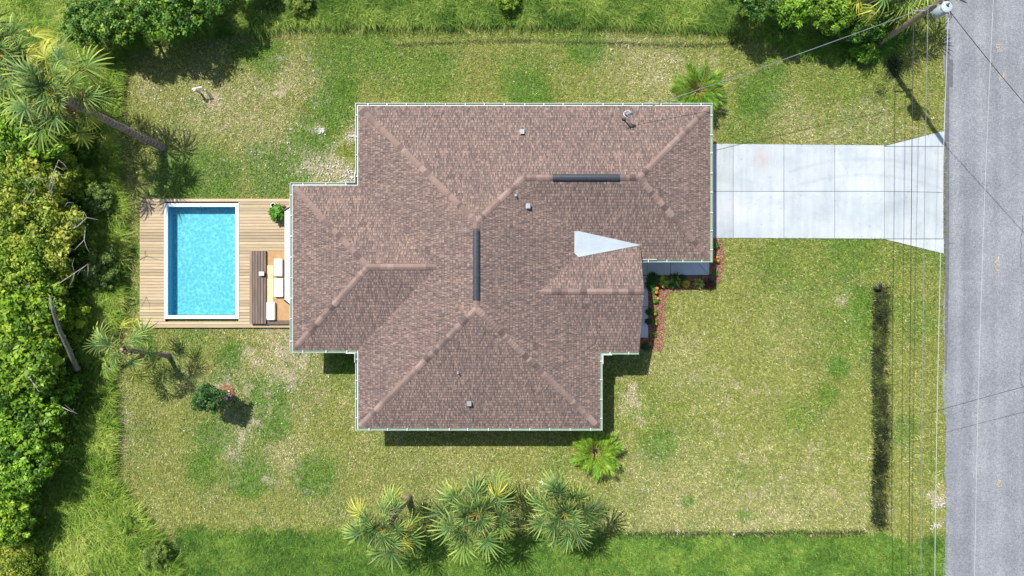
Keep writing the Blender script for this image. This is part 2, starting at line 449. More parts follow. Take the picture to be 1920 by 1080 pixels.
DRY = [(605, 322, 34, .65), (655, 330, 22, .9), (590, 300, 28, .6), (601, 245, 7, 1.4), (540, 130, 34, .28), (560, 150, 40, .18), (500, 250, 70, .35), (420, 200, 60, .3), (400, 182, 14, .9), (660, 255, 14, .9),
       (270, 165, 26, .3), (320, 170, 50, .15), (232, 790, 16, .8), (225, 830, 20, .7), (430, 700, 34, .3), (520, 640, 50, .6), (560, 690, 60, .5), (460, 800, 44, .3), (450, 860, 26, .5),
       (530, 850, 40, .45), (1186, 756, 15, .85), (1200, 790, 10, .5), (1180, 815, 9, .5), (1250, 660, 60, .25), (1320, 700, 60, .12), (1480, 620, 80, .12), (1580, 565, 10, .9), (1330, 960, 160, .14),
       (1200, 960, 90, .14), (1420, 992, 110, .22), (1590, 950, 50, .25), (1500, 940, 60, .2), (750, 900, 100, .15), (880, 860, 100, .15), (1250, 900, 80, .12), (1757, 935, 11, 1.0), (1758, 985, 8, .9),
       (1270, 150, 60, .25), (1200, 130, 80, .2), (1290, 190, 16, .8), (1660, 260, 40, .3), (1480, 230, 50, .35), (1640, 220, 30, .35), (1180, 100, 60, .2), (1570, 250, 40, .3), (425, 735, 16, .8), (1320, 225, 30, .3), (340, 1030, 14, 1)]
def cover(px, py):
    """(lush, dry, mud) of the ground at ground pixel coordinates"""
    n1 = fbm(px / 55.0, py / 55.0, 3); n2 = fbm(px / 22.0, py / 22.0, 9); n3 = fbm(px / 160.0, py / 160.0, 21)
    g = np.clip((n3 - 0.52) * 2.2, 0, .5) * 0.8 + np.clip((n1 - 0.55) * 2.0, 0, .5) * 0.6
    d = np.clip((n1 - 0.5) * 1.6, 0, .5) * np.where(px < 700, 0.5, 0.22) + np.where(px < 620, 0.06, 0.03)
    n5 = fbm(px / 11.0, py / 11.0, 15); wob = np.clip(1 + 2.6 * (n2 - 0.5) + 2.0 * (n5 - .5), .15, 3)
    wog = np.clip(1 + 1.3 * (n2 - .5) + .8 * (n5 - .5), .4, 2)
    for x, y, r, a in GREEN: g = g + 1.15 * a * np.exp(-(((px - x) ** 2 + (py - y) ** 2) * wog / (r * r * .9)) ** 2)
    for x, y, r, a in DRY: d = d + a * np.exp(-(((px - x) ** 2 + (py - y) ** 2) * wob / (r * r)) ** 1.2)
    wv = 30 * (fbm(px / 90.0, py / 400.0, 41) - .5) + 16 * (fbm(px / 24.0, py / 24.0, 42) - .5); lush = sstep(988, 1018, py + wv + 26 * (n2 - 0.5)) * sstep(318, 350, px) * (1 - sstep(1640, 1700, px) * 0.35 * (1 - sstep(1000, 1040, py)))
    lush = np.maximum(lush, sstep(975, 1010, py + 40 * (n2 - .5)) * sstep(200, 240, 1000 - px + 0 * px) * sstep(318, 345, px) * 0.9)
    g = np.maximum(g, lush); d = d * (1 - 0.85 * lush)
    # wet swale beside the road
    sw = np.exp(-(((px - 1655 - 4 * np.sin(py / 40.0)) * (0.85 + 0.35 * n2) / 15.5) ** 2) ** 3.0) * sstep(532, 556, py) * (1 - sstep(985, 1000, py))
    mud_shade = np.clip(.6 + 2.0 * (n5 - .3), .5, 1.25) * sw
    # north seam: the bank's shade put into the colour; south seam: bare soil
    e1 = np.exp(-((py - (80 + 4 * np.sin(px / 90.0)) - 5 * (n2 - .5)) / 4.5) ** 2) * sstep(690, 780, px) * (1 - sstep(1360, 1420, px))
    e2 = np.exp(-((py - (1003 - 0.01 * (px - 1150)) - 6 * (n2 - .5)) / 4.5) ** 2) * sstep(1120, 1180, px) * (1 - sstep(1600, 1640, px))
    mud_shade = np.maximum(mud_shade, np.maximum(e1 * 0.75, e2 * 0.8))
    # north strip beyond the seam is greener turf
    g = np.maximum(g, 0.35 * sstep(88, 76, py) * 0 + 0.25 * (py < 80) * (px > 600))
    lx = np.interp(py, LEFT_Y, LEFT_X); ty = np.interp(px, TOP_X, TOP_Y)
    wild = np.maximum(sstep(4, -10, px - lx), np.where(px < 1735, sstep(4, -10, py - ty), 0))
    mud_shade = np.maximum(mud_shade, 0.55 * wild)
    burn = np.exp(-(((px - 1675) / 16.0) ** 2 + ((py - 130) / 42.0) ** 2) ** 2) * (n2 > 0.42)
    mud_shade = np.maximum(mud_shade, burn * 0.9)
    b2 = np.exp(-(((px - 1650) / 10.0) ** 2 + ((py - 172) / 12.0) ** 2)); mud_shade = np.maximum(mud_shade, b2 * 0.7)
    return np.clip(g, 0, 1), np.clip(d, 0, 1), np.clip(mud_shade, 0, 1), wild, lush

def H(x, y):
    """terrain height"""
    x = np.asarray(x, float); y = np.asarray(y, float)
    z = 0.05 * (fbm(x / 3.0 + 50, y / 3.0 + 50, 5) - 0.5)
    flat = sstep(0, 1.5, np.maximum(np.maximum(-12.2 - x, x - 10.8), np.maximum(-7.8 - y, y - 10.0)))
    z = z * flat
    sx = np.abs(x - 20.85)
    z = z - 0.42 * (1 - sstep(0.15, 0.95, sx)) * (1 - sstep(-0.15, 0.25, y)) * sstep(-14.2, -13.2, y)
    z = z - 0.30 * sstep(13.6, 14.1, y) * sstep(-9, -6.5, x) * (1 - sstep(12.5, 14.5, x))
    z = z - 0.22 * sstep(-13.8, -14.15, y) * sstep(4.5, 6.5, x) * (1 - sstep(19, 20.5, x))
    z = z - 0.9 * ((x > -19.5) & (x < -15.6) & (y > -1.5) & (y < 4.6))         # dug out for the pool
    z = z * (1 - sstep(23.3, 23.9, x))
    return z

def axis(a, b, st, far):
    core = np.arange(a, b + st / 2, st); out = []; s = st; v = b
    while v < far: s *= 1.5; v += s; out.append(v)
    lo = []; s = st; v = a
    while v > -far: s *= 1.5; v -= s; lo.append(v)
    return np.array(lo[::-1] + list(core) + out)
gx = axis(-32, 32, 0.2, 1500); gy = axis(-19, 19, 0.2, 1500)
X, Y = np.meshgrid(gx, gy, indexing='ij')
Z = H(X, Y)
nx, ny = X.shape
idx = np.arange(nx * ny).reshape(nx, ny)
F = np.stack([idx[:-1, :-1], idx[1:, :-1], idx[1:, 1:], idx[:-1, 1:]], -1).reshape(-1, 4)
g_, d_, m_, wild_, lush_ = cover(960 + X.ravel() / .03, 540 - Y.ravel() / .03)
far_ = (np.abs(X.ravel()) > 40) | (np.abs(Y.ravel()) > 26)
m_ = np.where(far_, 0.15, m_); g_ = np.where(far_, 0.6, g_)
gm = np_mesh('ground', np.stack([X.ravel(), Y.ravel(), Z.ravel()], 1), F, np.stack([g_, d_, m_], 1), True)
tag(put('ground', gm, None, M['ground']), kind='structure')

# ------------------------------------------------------------------ road, driveway, walkway
def sheet(name, poly, z, mat, top=0.0):
    mb = MB(); mb.prism([(p[0], p[1]) for p in poly], z, z + top) if top else mb.add([(p[0], p[1], z) for p in poly], [tuple(range(len(poly)))])
    return tag(mb.build(name, mat), kind='structure')
rx = (1771 - 960) * .03
ed = [(rx, 900)]
for i in range(241):
    y = 60 - i * 0.5
    ed.append((rx + 0.13 * (random.random() - .5) + 0.05 * math.sin(y * 1.3) + .05 * math.sin(y * .4), y))
sheet('road', ed + [(rx, -900), (rx + 6.3, -900), (rx + 6.3, 900)], 0.035, M['road'])
pp = [W(1771, 55), W(1780, 55), W(1780, 112), W(1786, 112), W(1786, 164), W(1779, 164), W(1779, 480), W(1776, 640), W(1774, 700), W(1771, 700)]
sheet('road_patch', pp, 0.041, M['darkpatch'])
def ribbon(mb, pts, wd, z):
    pts = [Vector((p[0], p[1], z)) for p in pts]
    vs = []
    for i, p in enumerate(pts):
        d = (pts[min(i + 1, len(pts) - 1)] - pts[max(i - 1, 0)]).normalized()
        n = Vector((-d.y, d.x, 0)) * wd / 2
        vs += [p + n, p - n]
    mb.add(vs, [(2 * i, 2 * i + 1, 2 * i + 3, 2 * i + 2) for i in range(len(pts) - 1)])
mb = MB()
def crack(a, b, n=14, j=1.6):
    ps = []
    for i in range(n + 1):
        t = i / n; ps.append(W(a[0] + (b[0] - a[0]) * t + random.uniform(-j, j), a[1] + (b[1] - a[1]) * t + random.uniform(-j, j)))
    ribbon(mb, ps, 0.022, 0.0405)
crack((1916, 405), (1912, 500)); crack((1920, 670), (1912, 690)); crack((1912, 690), (1913, 718)); crack((1913, 718), (1919, 728)); crack((1790, 456), (1770, 458), 5, 1)
tag(mb.build('road_crack', M['tar']), kind='structure')

mb = MB()
DR = [W(1333, 269.5), W(1657, 272.5), W(1766, 246.5), W(1770, 247), W(1770, 476), W(1767, 475), W(1657, 448), W(1333, 446.5)]
mb.add([(p[0], p[1], 0.028) for p in DR], [tuple(range(len(DR)))])
tag(mb.build('driveway_bed', M['darkpatch']), kind='structure')
mb = MB(); gpx = 0.45
def slab(ps):
    c = (sum(p[0] for p in ps) / len(ps), sum(p[1] for p in ps) / len(ps)); out = []
    for p in ps:
        out.append((p[0] + math.copysign(gpx, c[0] - p[0]), p[1] + math.copysign(gpx, c[1] - p[1])))
    vs = [W(*p) for p in out][::-1]
    q = random.uniform(.90, 1.03); mb.prism([(v[0], v[1]) for v in vs], 0.01, 0.06, (q, q * random.uniform(.985, 1.01), q * random.uniform(.97, 1.01)))
xs = [1333, 1374, 1469, 1564, 1657]
for a, b in zip(xs[:-1], xs[1:]):
    y0 = lambda x: 269.5 + (x - 1333) * 3 / 324; y1 = lambda x: 446.5 + (x - 1333) * 1.5 / 324
    slab([(a, y0(a)), (b, y0(b)), (b, 359), (a, 359)]); slab([(a, 359), (b, 359), (b, y1(b)), (a, y1(a))])
slab([(1657, 275), (1768, 275), (1768, 361), (1657, 359)]); slab([(1657, 359), (1768, 361), (1768, 448), (1657, 448)])
mb.prism([(v[0], v[1]) for v in [W(1659, 274.3), W(1768.5, 274.3), W(1768.5, 247), W(1764, 247)]], 0.012, 0.06)
mb.prism([(v[0], v[1]) for v in [W(1659, 448.8), W(1766, 475), W(1768.5, 475.4), W(1768.5, 448.8)][::1]], 0.012, 0.06)
tag(mb.build('driveway', M['concrete'], tint=True), kind='structure')

mb = MB()
def wslab(x0, y0, x1, y1, cut=None):
    a = W(x0 + .35, y1 - .35); b = W(x1 - .35, y0 + .35); mb.b2(a[0], b[0], a[1], b[1], -0.02, 0.07)
wslab(1100, 470, 1213, 516); wslab(1213, 470, 1257, 516)
for q in ([(1257.4, 470), (1302, 470), (1302, 487), (1328, 515.5), (1257.4, 515.5)], [(1302.8, 470), (1329, 470), (1329, 515.5), (1302.8, 487)]):
    mb.prism([W(*p)[:2] for p in q][::-1], -0.02, 0.07)
wslab(1100, 516.6, 1215, 575); wslab(1100, 575.6, 1215, 633)
tag(mb.build('walkway', M['walk']), kind='structure')

MULCH = [(1215, 516), (1329, 516), (1329, 447), (1350, 447), (1357, 470), (1356, 500), (1350, 528), (1336, 540), (1300, 543), (1262, 545), (1248, 556), (1245, 600), (1244, 640), (1240, 658), (1224, 658), (1214, 650), (1190, 655), (1190, 633), (1215, 633)]
mb = MB(); mb.add([(*W(*p)[:2], 0.03) for p in MULCH][::-1], [tuple(range(len(MULCH)))])
tag(mb.build('mulch_bed', M['mulch']), kind='structure')
def inpoly(px, py, poly):
    r = np.zeros(px.shape, bool); n = len(poly)
    for i in range(n):
        x0, y0 = poly[i]; x1, y1 = poly[(i + 1) % n]
        c = ((y0 > py) != (y1 > py)) & (px < (x1 - x0) * (py - y0) / (y1 - y0 + 1e-9) + x0); r ^= c
    return r

# orange locating paint on the asphalt
def paint(name, cx, cy, strokes, label, s=1.0):
    mb = MB()
    for st in strokes:
        ribbon(mb, [W(cx + a * s, cy + b * s) for a, b in st], 0.055, 0.0425)
    tag(mb.build(name, M['orange']), label, 'road marking', 'orange survey paint marks on the road')
paint('paint_mark', 1870, 90, [[(4, -6), (-3, -6), (-2, 0), (3, -1), (4, 3), (-2, 6), (5, 7)]], 'orange paint scribble on the asphalt nearest the utility pole')
paint('paint_mark', 1877, 146, [[(-4, 5), (-2, -4), (2, 3), (3, -4), (5, -6)]], 'faintest small orange paint flick on the road below the top scribble')
paint('paint_mark', 1868, 500, [[(4, -20), (2, -12), (-4, -8), (2, -4), (-4, 0), (2, 4), (-5, 2), (3, 8), (-4, 10), (5, 11)]], 'largest orange paint squiggle on the road, level with the front bed')
paint('paint_mark', 1873, 907, [[(-3, -6), (2, -6), (2, -2), (-3, -2), (-3, 5), (3, 5), (4, 0)]], 'orange paint figure on the road nearest the lush verge')

# ------------------------------------------------------------------ house
E = 2.75; SL = 0.41667
P3 = dict(A=(-8.05, 9.53, E), B=(10.36, 9.53, E), C=(10.36, 1.475, E), D=(6.64, 1.475, E), Dt=(6.64, 2.225, 3.0625), Gp=(6.64, -0.18, 4.0666),
          F=(6.64, -3.34, E), G=(4.6, -3.34, E), I=(4.6, -7.32, E), J=(-8.05, -7.32, E), K=(-8.05, -3.26, E), L=(-11.47, -3.26, E), M=(-11.47, 5.37, E), N=(-8.05, 5.37, E),
          P=(-1.725, 3.205, 5.385), S=(-1.725, -0.995, 5.385), Q=(0.5725, 5.5025, 4.4281), R=(6.3325, 5.5025, 4.4281), T=(-7.155, 1.055, 4.548), U=(-3.735, 1.055, 4.548),
          V=(3.85, 2.225, 3.0625), Wp=(1.44, -0.18, 4.0666))
FACES = ['A B R Q P', 'A P S J K U N', 'J I S', 'S I G Wp V Q P', 'Q V Dt D C R', 'R C B', 'Wp Gp Dt V', 'Wp G F Gp', 'N U T M', 'M T L', 'L T U K']
house = thing('house', 'single storey house with a brown shingled hip roof and pale green gutters', 'house', (0, 0, 0))
vs = []; fs = []; uvs = []
for f in FACES:
    ids = [Vector(P3[k]) for k in f.split()]
    n = Vector((0, 0, 0))
    for i in range(len(ids)):
        a, b = ids[i], ids[(i + 1) % len(ids)]
        n += Vector(((a.y - b.y) * (a.z + b.z), (a.z - b.z) * (a.x + b.x), (a.x - b.x) * (a.y + b.y)))
    n.normalize()
    if n.z < 0: ids.reverse(); n = -n
    u = Vector((0, 0, 1)).cross(n).normalized(); v = n.cross(u)
    b = len(vs); vs += [tuple(p) for p in ids]; fs.append(tuple(range(b, b + len(ids))))
    off = len(fs) * 13.7
    uvs += [(p.dot(u) + off + 100, (p - Vector((0, 0, E))).z / v.z + 0.02) for p in ids]
me = bpy.data.meshes.new('roof'); me.from_pydata(vs, [], fs)
uvl = me.uv_layers.new(name='UVMap')
for li, lp in enumerate(me.loops): uvl.data[li].uv = uvs[lp.vertex_index]
roof = put('roof', me, house, M['shingle'])
def fn(*k):
    a, b, c = (Vector(P3[i]) for i in k); n = (b - a).cross(c - a).normalized(); return n if n.z > 0 else -n
NOR = dict(n=Vector((0, SL, 1)).normalized(), s=Vector((0, -SL, 1)).normalized(), e=Vector((SL, 0, 1)).normalized(), w=Vector((-SL, 0, 1)).normalized())
CAPS = [('A', 'P', 'n', 'w', .35), ('Q', 'P', 'n', 'e', 0), ('Q', 'R', 'n', 's', 0), ('B', 'R', 'n', 'e', .35), ('C', 'R', 's', 'e', .35), ('P', 'S', 'w', 'e', 0), ('J', 'S', 's', 'w', .35), ('I', 'S', 's', 'e', .35),
        ('L', 'T', 's', 'w', .35), ('M', 'T', 'n', 'w', .35), ('T', 'U', 'n', 's', 0), ('Gp', 'Wp', 'n', 's', 0)]
for a, b, n1, n2, st in CAPS:
    mb = MB(); A_ = Vector(P3[a]); B_ = Vector(P3[b]); d = (B_ - A_); L = d.length; d.normalize()
    if st: A_ = A_ + d * st * 0.5; L -= st * 0.5
    N1, N2 = NOR[n1], NOR[n2]; nm = (N1 + N2).normalized()
    s1 = d.cross(N1); s1 = s1 if s1.z < 0 else -s1; s2 = d.cross(N2); s2 = s2 if s2.z < 0 else -s2
    t = 0.0; tone = 1.0; left = 0
    while t < L - 0.04:
        if left <= 0:
            tone = random.choice([1.15, 1.2, 1.38, 1.05, 0.92, 0.58, 0.7, 0.8, 1.1]); left = random.choice([1, 1, 2, 3, 4]) if tone > .8 else random.choice([1, 1, 2])
        left -= 1; tt = tone * random.uniform(.95, 1.05); e = min(t + 0.19, L + 0.03)
        lo, hi = 0.036, 0.014; wd = 0.155
        p, q = A_ + d * t, A_ + d * e
        def row(o, h): return [o + s1 * wd + N1 * (h * .55), o + s1 * wd * .35 + N1 * h + nm * .004, o + nm * (h + 0.006), o + s2 * wd * .35 + N2 * h + nm * .004, o + s2 * wd + N2 * (h * .55)]
        r0, r1 = row(p, lo), row(q, hi); base = [x - nm * 0.03 for x in r0]
        tc = (tt * 1.0, tt * 1.0, tt * (1.0 if tone > .8 else 1.06))
        mb.add(r0 + r1 + base, [(i, i + 1, i + 6, i + 5) for i in range(4)] + [(10 + i, 11 + i, 1 + i, i) for i in range(4)], tc)
        t += 0.16
    mb.build('ridge_cap', M['cap'], roof, tint=True)
def ridge_vent(p0, p1, along):
    mb = MB(); a = Vector(p0); b = Vector(p1); d = (b - a).normalized(); sd = Vector((0, 0, 1)).cross(d); L = (b - a).length
    prof = [(-.155, -.035), (-.155, .02), (-.10, .048), (0, .062), (.10, .048), (.155, .02), (.155, -.035)]
    vs = [a + sd * x + Vector((0, 0, z)) for x, z in prof] + [b + sd * x + Vector((0, 0, z)) for x, z in prof]
    mb.add(vs, [(i, i + 1, i + 8, i + 7) for i in range(6)] + [tuple(range(6, -1, -1)), tuple(range(7, 14))])
    n = int(L / 0.3)
    for i in range(n):
        c = a + d * (i + .5) * L / n
        for s_ in (-1, 1):
            q = [c + sd * s_ * x + Vector((0, 0, z)) + d * o for o in (-.012, .012) for x, z in ((.02, .066), (.10, .057), (.157, .028))]
            mb.add(q, [(0, 1, 4, 3), (1, 2, 5, 4)])
    return mb.build('ridge_vent', M['vent'], roof)
ridge_vent((2.02, 5.5025, 4.445), (5.36, 5.5025, 4.445), 'x')
ridge_vent((-1.725, 2.78, 5.40), (-1.725, -0.57, 5.40), 'y')
def zroof(name, x, y):
    return {'n': E + SL * (9.53 - y), 's': E + SL * (y + 7.32), 'e': E + SL * (4.6 - x), 'w': E + SL * (x + 8.05)}[name]
def roofpt(px, py, face, guess=4.0):
    z = guess
    for _ in range(12):
        x, y, _z = W(px, py, z); z = zroof(face, x, y)
    return x, y, z
for px, py, face in ((979, 248, 'n'), (990, 387, 'e'), (880, 756, 's')):      # square exhaust hoods
    x, y, z = roofpt(px, py, face); mb = MB()
    mb.b2(x - .13, x + .13, y - .15, y + .15, z - .06, z + .035); mb.b2(x - .09, x + .09, y - .10, y + .10, z + .035, z + .16); mb.b2(x - .115, x + .115, y - .125, y + .125, z + .16, z + .185)
    mb.build('exhaust_vent', M['alu'], roof, bevel=0.01)
for px, py, face in ((967, 367, 'e'), (859, 699, 's')):                        # plumbing stacks
    x, y, z = roofpt(px, py, face); mb = MB(); mb.tube([(x, y, z - .05), (x, y, z + .24)], .042, 10); mb.lathe([(.10, -.03), (.085, .03), (.045, .07)], (x, y, z), 12)
    mb.build('vent_pipe', M['metal'], roof)
# white metal cricket that drains the dead valley
mb = MB(); k1 = W(1077, 433.5, 3.36); k1b = W(1086, 433.5, 3.36); k2 = W(1077, 475, 3.35); k3 = W(1085, 482, 3.35)
tip = (6.66, 2.225, 3.075)
top = [k1, k2, k3, tip, k1b]; top = [(p[0], p[1], p[2] + .012) for p in top]
mb.add(top + [(p[0], p[1], p[2] - .03) for p in top], [(0, 1, 2, 3, 4)] + [(i, i + 5, (i + 1) % 5 + 5, (i + 1) % 5) for i in range(5)])
M['cricket'] = plain('white_roof_membrane', (0.40, 0.46, 0.50), 0.6, 0.05, 2.0)
mb.build('cricket', M['cricket'], roof)
# soffit, fascia, walls
OUT = ['A', 'B', 'C', 'D', 'F', 'G', 'I', 'J', 'K', 'L', 'M', 'N']
mb = MB(); poly = [P3[k][:2] for k in OUT]
mb.add([(*p, E - .15) for p in poly], [tuple(range(len(poly)))]); mb.build('soffit', M['fascia'], house)
mb = MB()
for i in range(len(poly)):
    if OUT[i] == 'D': continue
    a, b = poly[i], poly[(i + 1) % len(poly)]
    mb.add([(*a, E - .17), (*b, E - .17), (*b, E - .004), (*a, E - .004)], [(0, 1, 2, 3)])
mb.build('fascia', M['fascia'], house)
mb = MB(); xg = 6.635
mb.add([(xg, 2.225, E - .15), (xg, -3.34, E - .15), (xg, -3.34, E - .01), (xg, -.18, 4.055), (xg, 2.225, 3.05)], [(0, 1, 2, 3, 4)])
mb.add([(xg, 1.475, E - .15), (xg, 2.225, E - .15), (xg, 2.225, 3.05), (xg, 1.475, 3.36)], [(0, 1, 2, 3)])
mb.build('gable', M['fascia'], house)
# the porch roof runs on a little over the garage slope at its north corner
def offs(poly, d, closed=True):
    out = []; n = len(poly)
    for i in range(n):
        p = Vector(poly[i]).to_2d()
        a = Vector(poly[(i - 1) % n]).to_2d() if closed or i > 0 else None
        b = Vector(poly[(i + 1) % n]).to_2d() if closed or i < n - 1 else None
        e1 = (p - a).normalized() if a is not None else (b - p).normalized()
        e2 = (b - p).normalized() if b is not None else e1
        n1 = Vector((-e1.y, e1.x)); n2 = Vector((-e2.y, e2.x))
        m = (n1 + n2); m = m / m.length_squared * 2 if m.length > 1e-6 else n1
        out.append((p.x + m.x * d, p.y + m.y * d))
    return out
wall_out = [P3[k][:2] for k in ('A', 'B', 'C')] + [(4.6, 1.475)] + [P3[k][:2] for k in ('I', 'J', 'K', 'L', 'M', 'N')]
wl = offs(wall_out, -0.45)     # outline runs clockwise: negative offset = inwards
mb = MB(); n = len(wl)
for i in range(n):
    a, b = wl[i], wl[(i + 1) % n]; mb.add([(*a, -.1), (*b, -.1), (*b, E - .155), (*a, E - .155)], [(0, 1, 2, 3)])
mb.build('wall', M['stucco'], house)
def opening(name, x, y, ax, sgn, wd, z0, z1, mat):
    mb = MB(); t = .05
    if ax == 'x':
        mb.b2(x, x + sgn * t, y - wd / 2, y - wd / 2 + .08, z0, z1); mb.b2(x, x + sgn * t, y + wd / 2 - .08, y + wd / 2, z0, z1)
        mb.b2(x, x + sgn * t, y - wd / 2 + .08, y + wd / 2 - .08, z1 - .08, z1); g = (x, x + sgn * .02, y - wd / 2 + .08, y + wd / 2 - .08, z0, z1 - .08)
    else:
        mb.b2(x - wd / 2, x - wd / 2 + .08, y, y + sgn * t, z0, z1); mb.b2(x + wd / 2 - .08, x + wd / 2, y, y + sgn * t, z0, z1)
        mb.b2(x - wd / 2 + .08, x + wd / 2 - .08, y, y + sgn * t, z1 - .08, z1); g = (x - wd / 2 + .08, x + wd / 2 - .08, y, y + sgn * .02, z0, z1 - .08)
    o = mb.build(name, M['white'], house); m2 = MB(); m2.b2(*g); m2.build('pane' if mat == 'glass' else 'panel', M[mat], o)
opening('garage_door', 9.912, 5.5, 'x', 1, 4.9, 0.02, 2.2, 'white')
opening('door', 4.152, -0.2, 'x', 1, 1.1, 0.08, 2.15, 'rust')
opening('sliding_door', -11.022, 1.9, 'x', -1, 3.6, 0.25, 2.25, 'glass')
for x in (-5, -1, 3): opening('window', x, -6.872, 'y', -1, 1.3, 0.95, 2.2, 'glass')
for x in (-5, 0, 5): opening('window', x, 9.082, 'y', 1, 1.1, 1.0, 2.2, 'glass')
opening('window', -7.602, -5.2, 'x', -1, 1.2, 0.95, 2.2, 'glass'); opening('window', -7.602, 7.4, 'x', -1, 1.2, 0.95, 2.2, 'glass')
opening('window', 4.152, -5.3, 'x', 1, 1.4, 0.95, 2.2, 'glass')
for y in (-3.0, 1.1):
    mb = MB(); mb.b2(6.25, 6.5, y - .12, y + .12, 0.06, E - .155); mb.b2(6.2, 6.55, y - .17, y + .17, 0.07, .25); mb.build('porch_post', M['fascia'], house)
# gutters
CH = ['D', 'C', 'B', 'A', 'N', 'M', 'L', 'K', 'J', 'I', 'G', 'F']
ch = [P3[k][:2] for k in CH]
prof = [(0.004, E - .004), (0.004, E - .115), (0.095, E - .115), (0.125, E - .02), (0.112, E - .02), (0.088, E - .104), (0.016, E - .104), (0.016, E - .004)]
rings = [offs(ch, d, False) for d, z in prof]
chk = offs(ch, 0.1, False)
out_sign = 1 if chk[1][0] > ch[1][0] else -1
if out_sign < 0: rings = [offs(ch, -d, False) for d, z in prof]
lip = [offs(ch, out_sign * d, False) for d in (0.112, 0.130)]; dr = [offs(ch, out_sign * d, False) for d in (-0.014, 0.012)]
for i in range(len(ch) - 1):
    mb = MB(); m = len(prof)
    vs = [(*rings[j][i], prof[j][1]) for j in range(m)] + [(*rings[j][i + 1], prof[j][1]) for j in range(m)]
    mb.add(vs, [(j, (j + 1) % m, (j + 1) % m + m, j + m) for j in range(m)] + [tuple(range(m)), tuple(range(2 * m - 1, m - 1, -1))])
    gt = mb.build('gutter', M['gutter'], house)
    mb = MB()
    a0, a1, b0, b1 = lip[0][i], lip[1][i], lip[0][i + 1], lip[1][i + 1]
    mb.add([(*a0, E - .016), (*a1, E - .016), (*b1, E - .016), (*b0, E - .016), (*a0, E - .004), (*a1, E - .004), (*b1, E - .004), (*b0, E - .004)],
           [(0, 1, 2, 3), (4, 5, 6, 7), (0, 1, 5, 4), (1, 2, 6, 5), (2, 3, 7, 6), (3, 0, 4, 7)]); mb.build('lip', M['white'], gt)
    if i in (2, 3, 4, 5, 7):
     mb = MB(); a0, a1, b0, b1 = dr[0][i], dr[1][i], dr[0][i + 1], dr[1][i + 1]
    mb.add([(*a0, E + .022), (*a1, E + .006), (*b1, E + .006), (*b0, E + .022)], [(0, 1, 2, 3)]); mb.build('drip_edge', M['white'], gt)
    a, b = Vector(ch[i]), Vector(ch[i + 1]); L = (b - a).length; k = max(1, round(L / 1.02)); d = (b - a) / L; nn = Vector((-d.y, d.x)) * out_sign
    for j in range(k):
        c = a + d * (L * (j + .5) / k + random.uniform(-.06, .06)) + nn * .062; mb = MB()
        mb.box((c.x, c.y, E + .008), (.035, .135, .012), math.atan2(d.y, d.x)); mb.build('strap', M['white'], gt)
for kx, ky, sx, sy in ((-8.05, -3.26, -1, -1), (-8.05, 5.37, -1, 1), (4.6, -3.34, 1, -1)):     # upright splash guards in the inner corners
    mb = MB(); x0, y0 = kx + sx * .135, ky + sy * .135
    mb.b2(x0, x0 + sx * .48, y0, y0 + sy * .02, E - .03, E + .10); mb.b2(x0, x0 + sx * .02, y0 + sy * .022, y0 + sy * .48, E - .03, E + .10); mb.build('splash_guard', M['white'], house)
mb = MB(); mb.b2(6.60, 7.55, 1.47, 1.49, E - .01, E + .05); mb.b2(6.5, 6.68, 1.33, 1.47, E - .10, E + .03); mb.build('downspout_head', M['white'], house)

# service mast with its looped cable
hx, hy, hz = W(1173, 206, 3.75)
mz = zroof('n', hx + .05, hy - .35)
mast = thing('service_mast', 'metal service mast with looped cables rising through the north roof slope', 'service mast', (hx + .02, hy - .34, mz))
mb = MB(); mb.tube([(0, 0, -.1), (0, 0, .95)], .036, 10); mb.build('pipe', M['metal'], mast)
mb = MB(); mb.lathe([(.11, -.02), (.09, .04), (.045, .09)], (0, 0, 0), 12); mb.build('flashing', M['black'], mast)
mb = MB(); mb.tube([(0, 0, .93), (0, .02, 1.03), (.08, .06, 1.08), (.2, .10, 1.05), (.28, .12, .98)], [.05, .07, .075, .07, .05], 10); mb.build('weatherhead', M['alu'], mast)
for r_, off, nm_ in ((.17, (.02, .05, .95), 'white'), (.15, (.18, -.10, .86), 'alu'), (.12, (.08, .02, .9), 'wire')):
    mb = MB(); mb.tube([(off[0] + r_ * math.cos(q * .33) * 1.15, off[1] + r_ * math.sin(q * .33), off[2] + .06 * math.sin(q * .7)) for q in range(17)], .016, 6)
    mb.build('cable_loop', M[nm_], mast)
mast_top = Vector((hx + .36, hy - .20, mz + .95))

# ------------------------------------------------------------------ pool deck, pool, lounge corner
DZ = 0.20
d0 = W(262, 614.5, DZ); d1 = W(556, 372.5, DZ)
px0, py1 = W(308, 381, DZ)[:2]; px1, py0 = W(448.5, 598, DZ)[:2]
mb = MB(); npl = 42; pw = (d1[1] - d0[1]) / npl
for i in range(npl):
    y0 = d0[1] + i * pw + .009; y1 = y0 + pw - .018
    b_ = random.choice([.82, .9, 1.0, 1.03, 1.06, 1.1, .76]); t = (b_, b_ * random.uniform(.97, 1.02), b_ * random.uniform(.93, 1.03))
    segs = [(d0[0], d1[0])]
    if y1 > py0 and y0 < py1: segs = [(d0[0], px0 + .05), (px1 - .05, d1[0])]
    for a, b in segs:
        if y0 < py0 < y1 or y0 < py1 < y1:
            mb.b2(a, b, y0, y1, DZ - .035, DZ, t)
        else:
            cuts = [a, b] if b - a < 3.5 else [a, a + (b - a) * random.uniform(.3, .7), b]
            for ca, cb in zip(cuts[:-1], cuts[1:]): mb.b2(ca + .002, cb - .002, y0, y1, DZ - .035, DZ, t)
mb.build('pool_deck', M['deck'], tint=True)
tag(bpy.data.objects['pool_deck'], kind='structure')
mb = MB(); e_ = .04
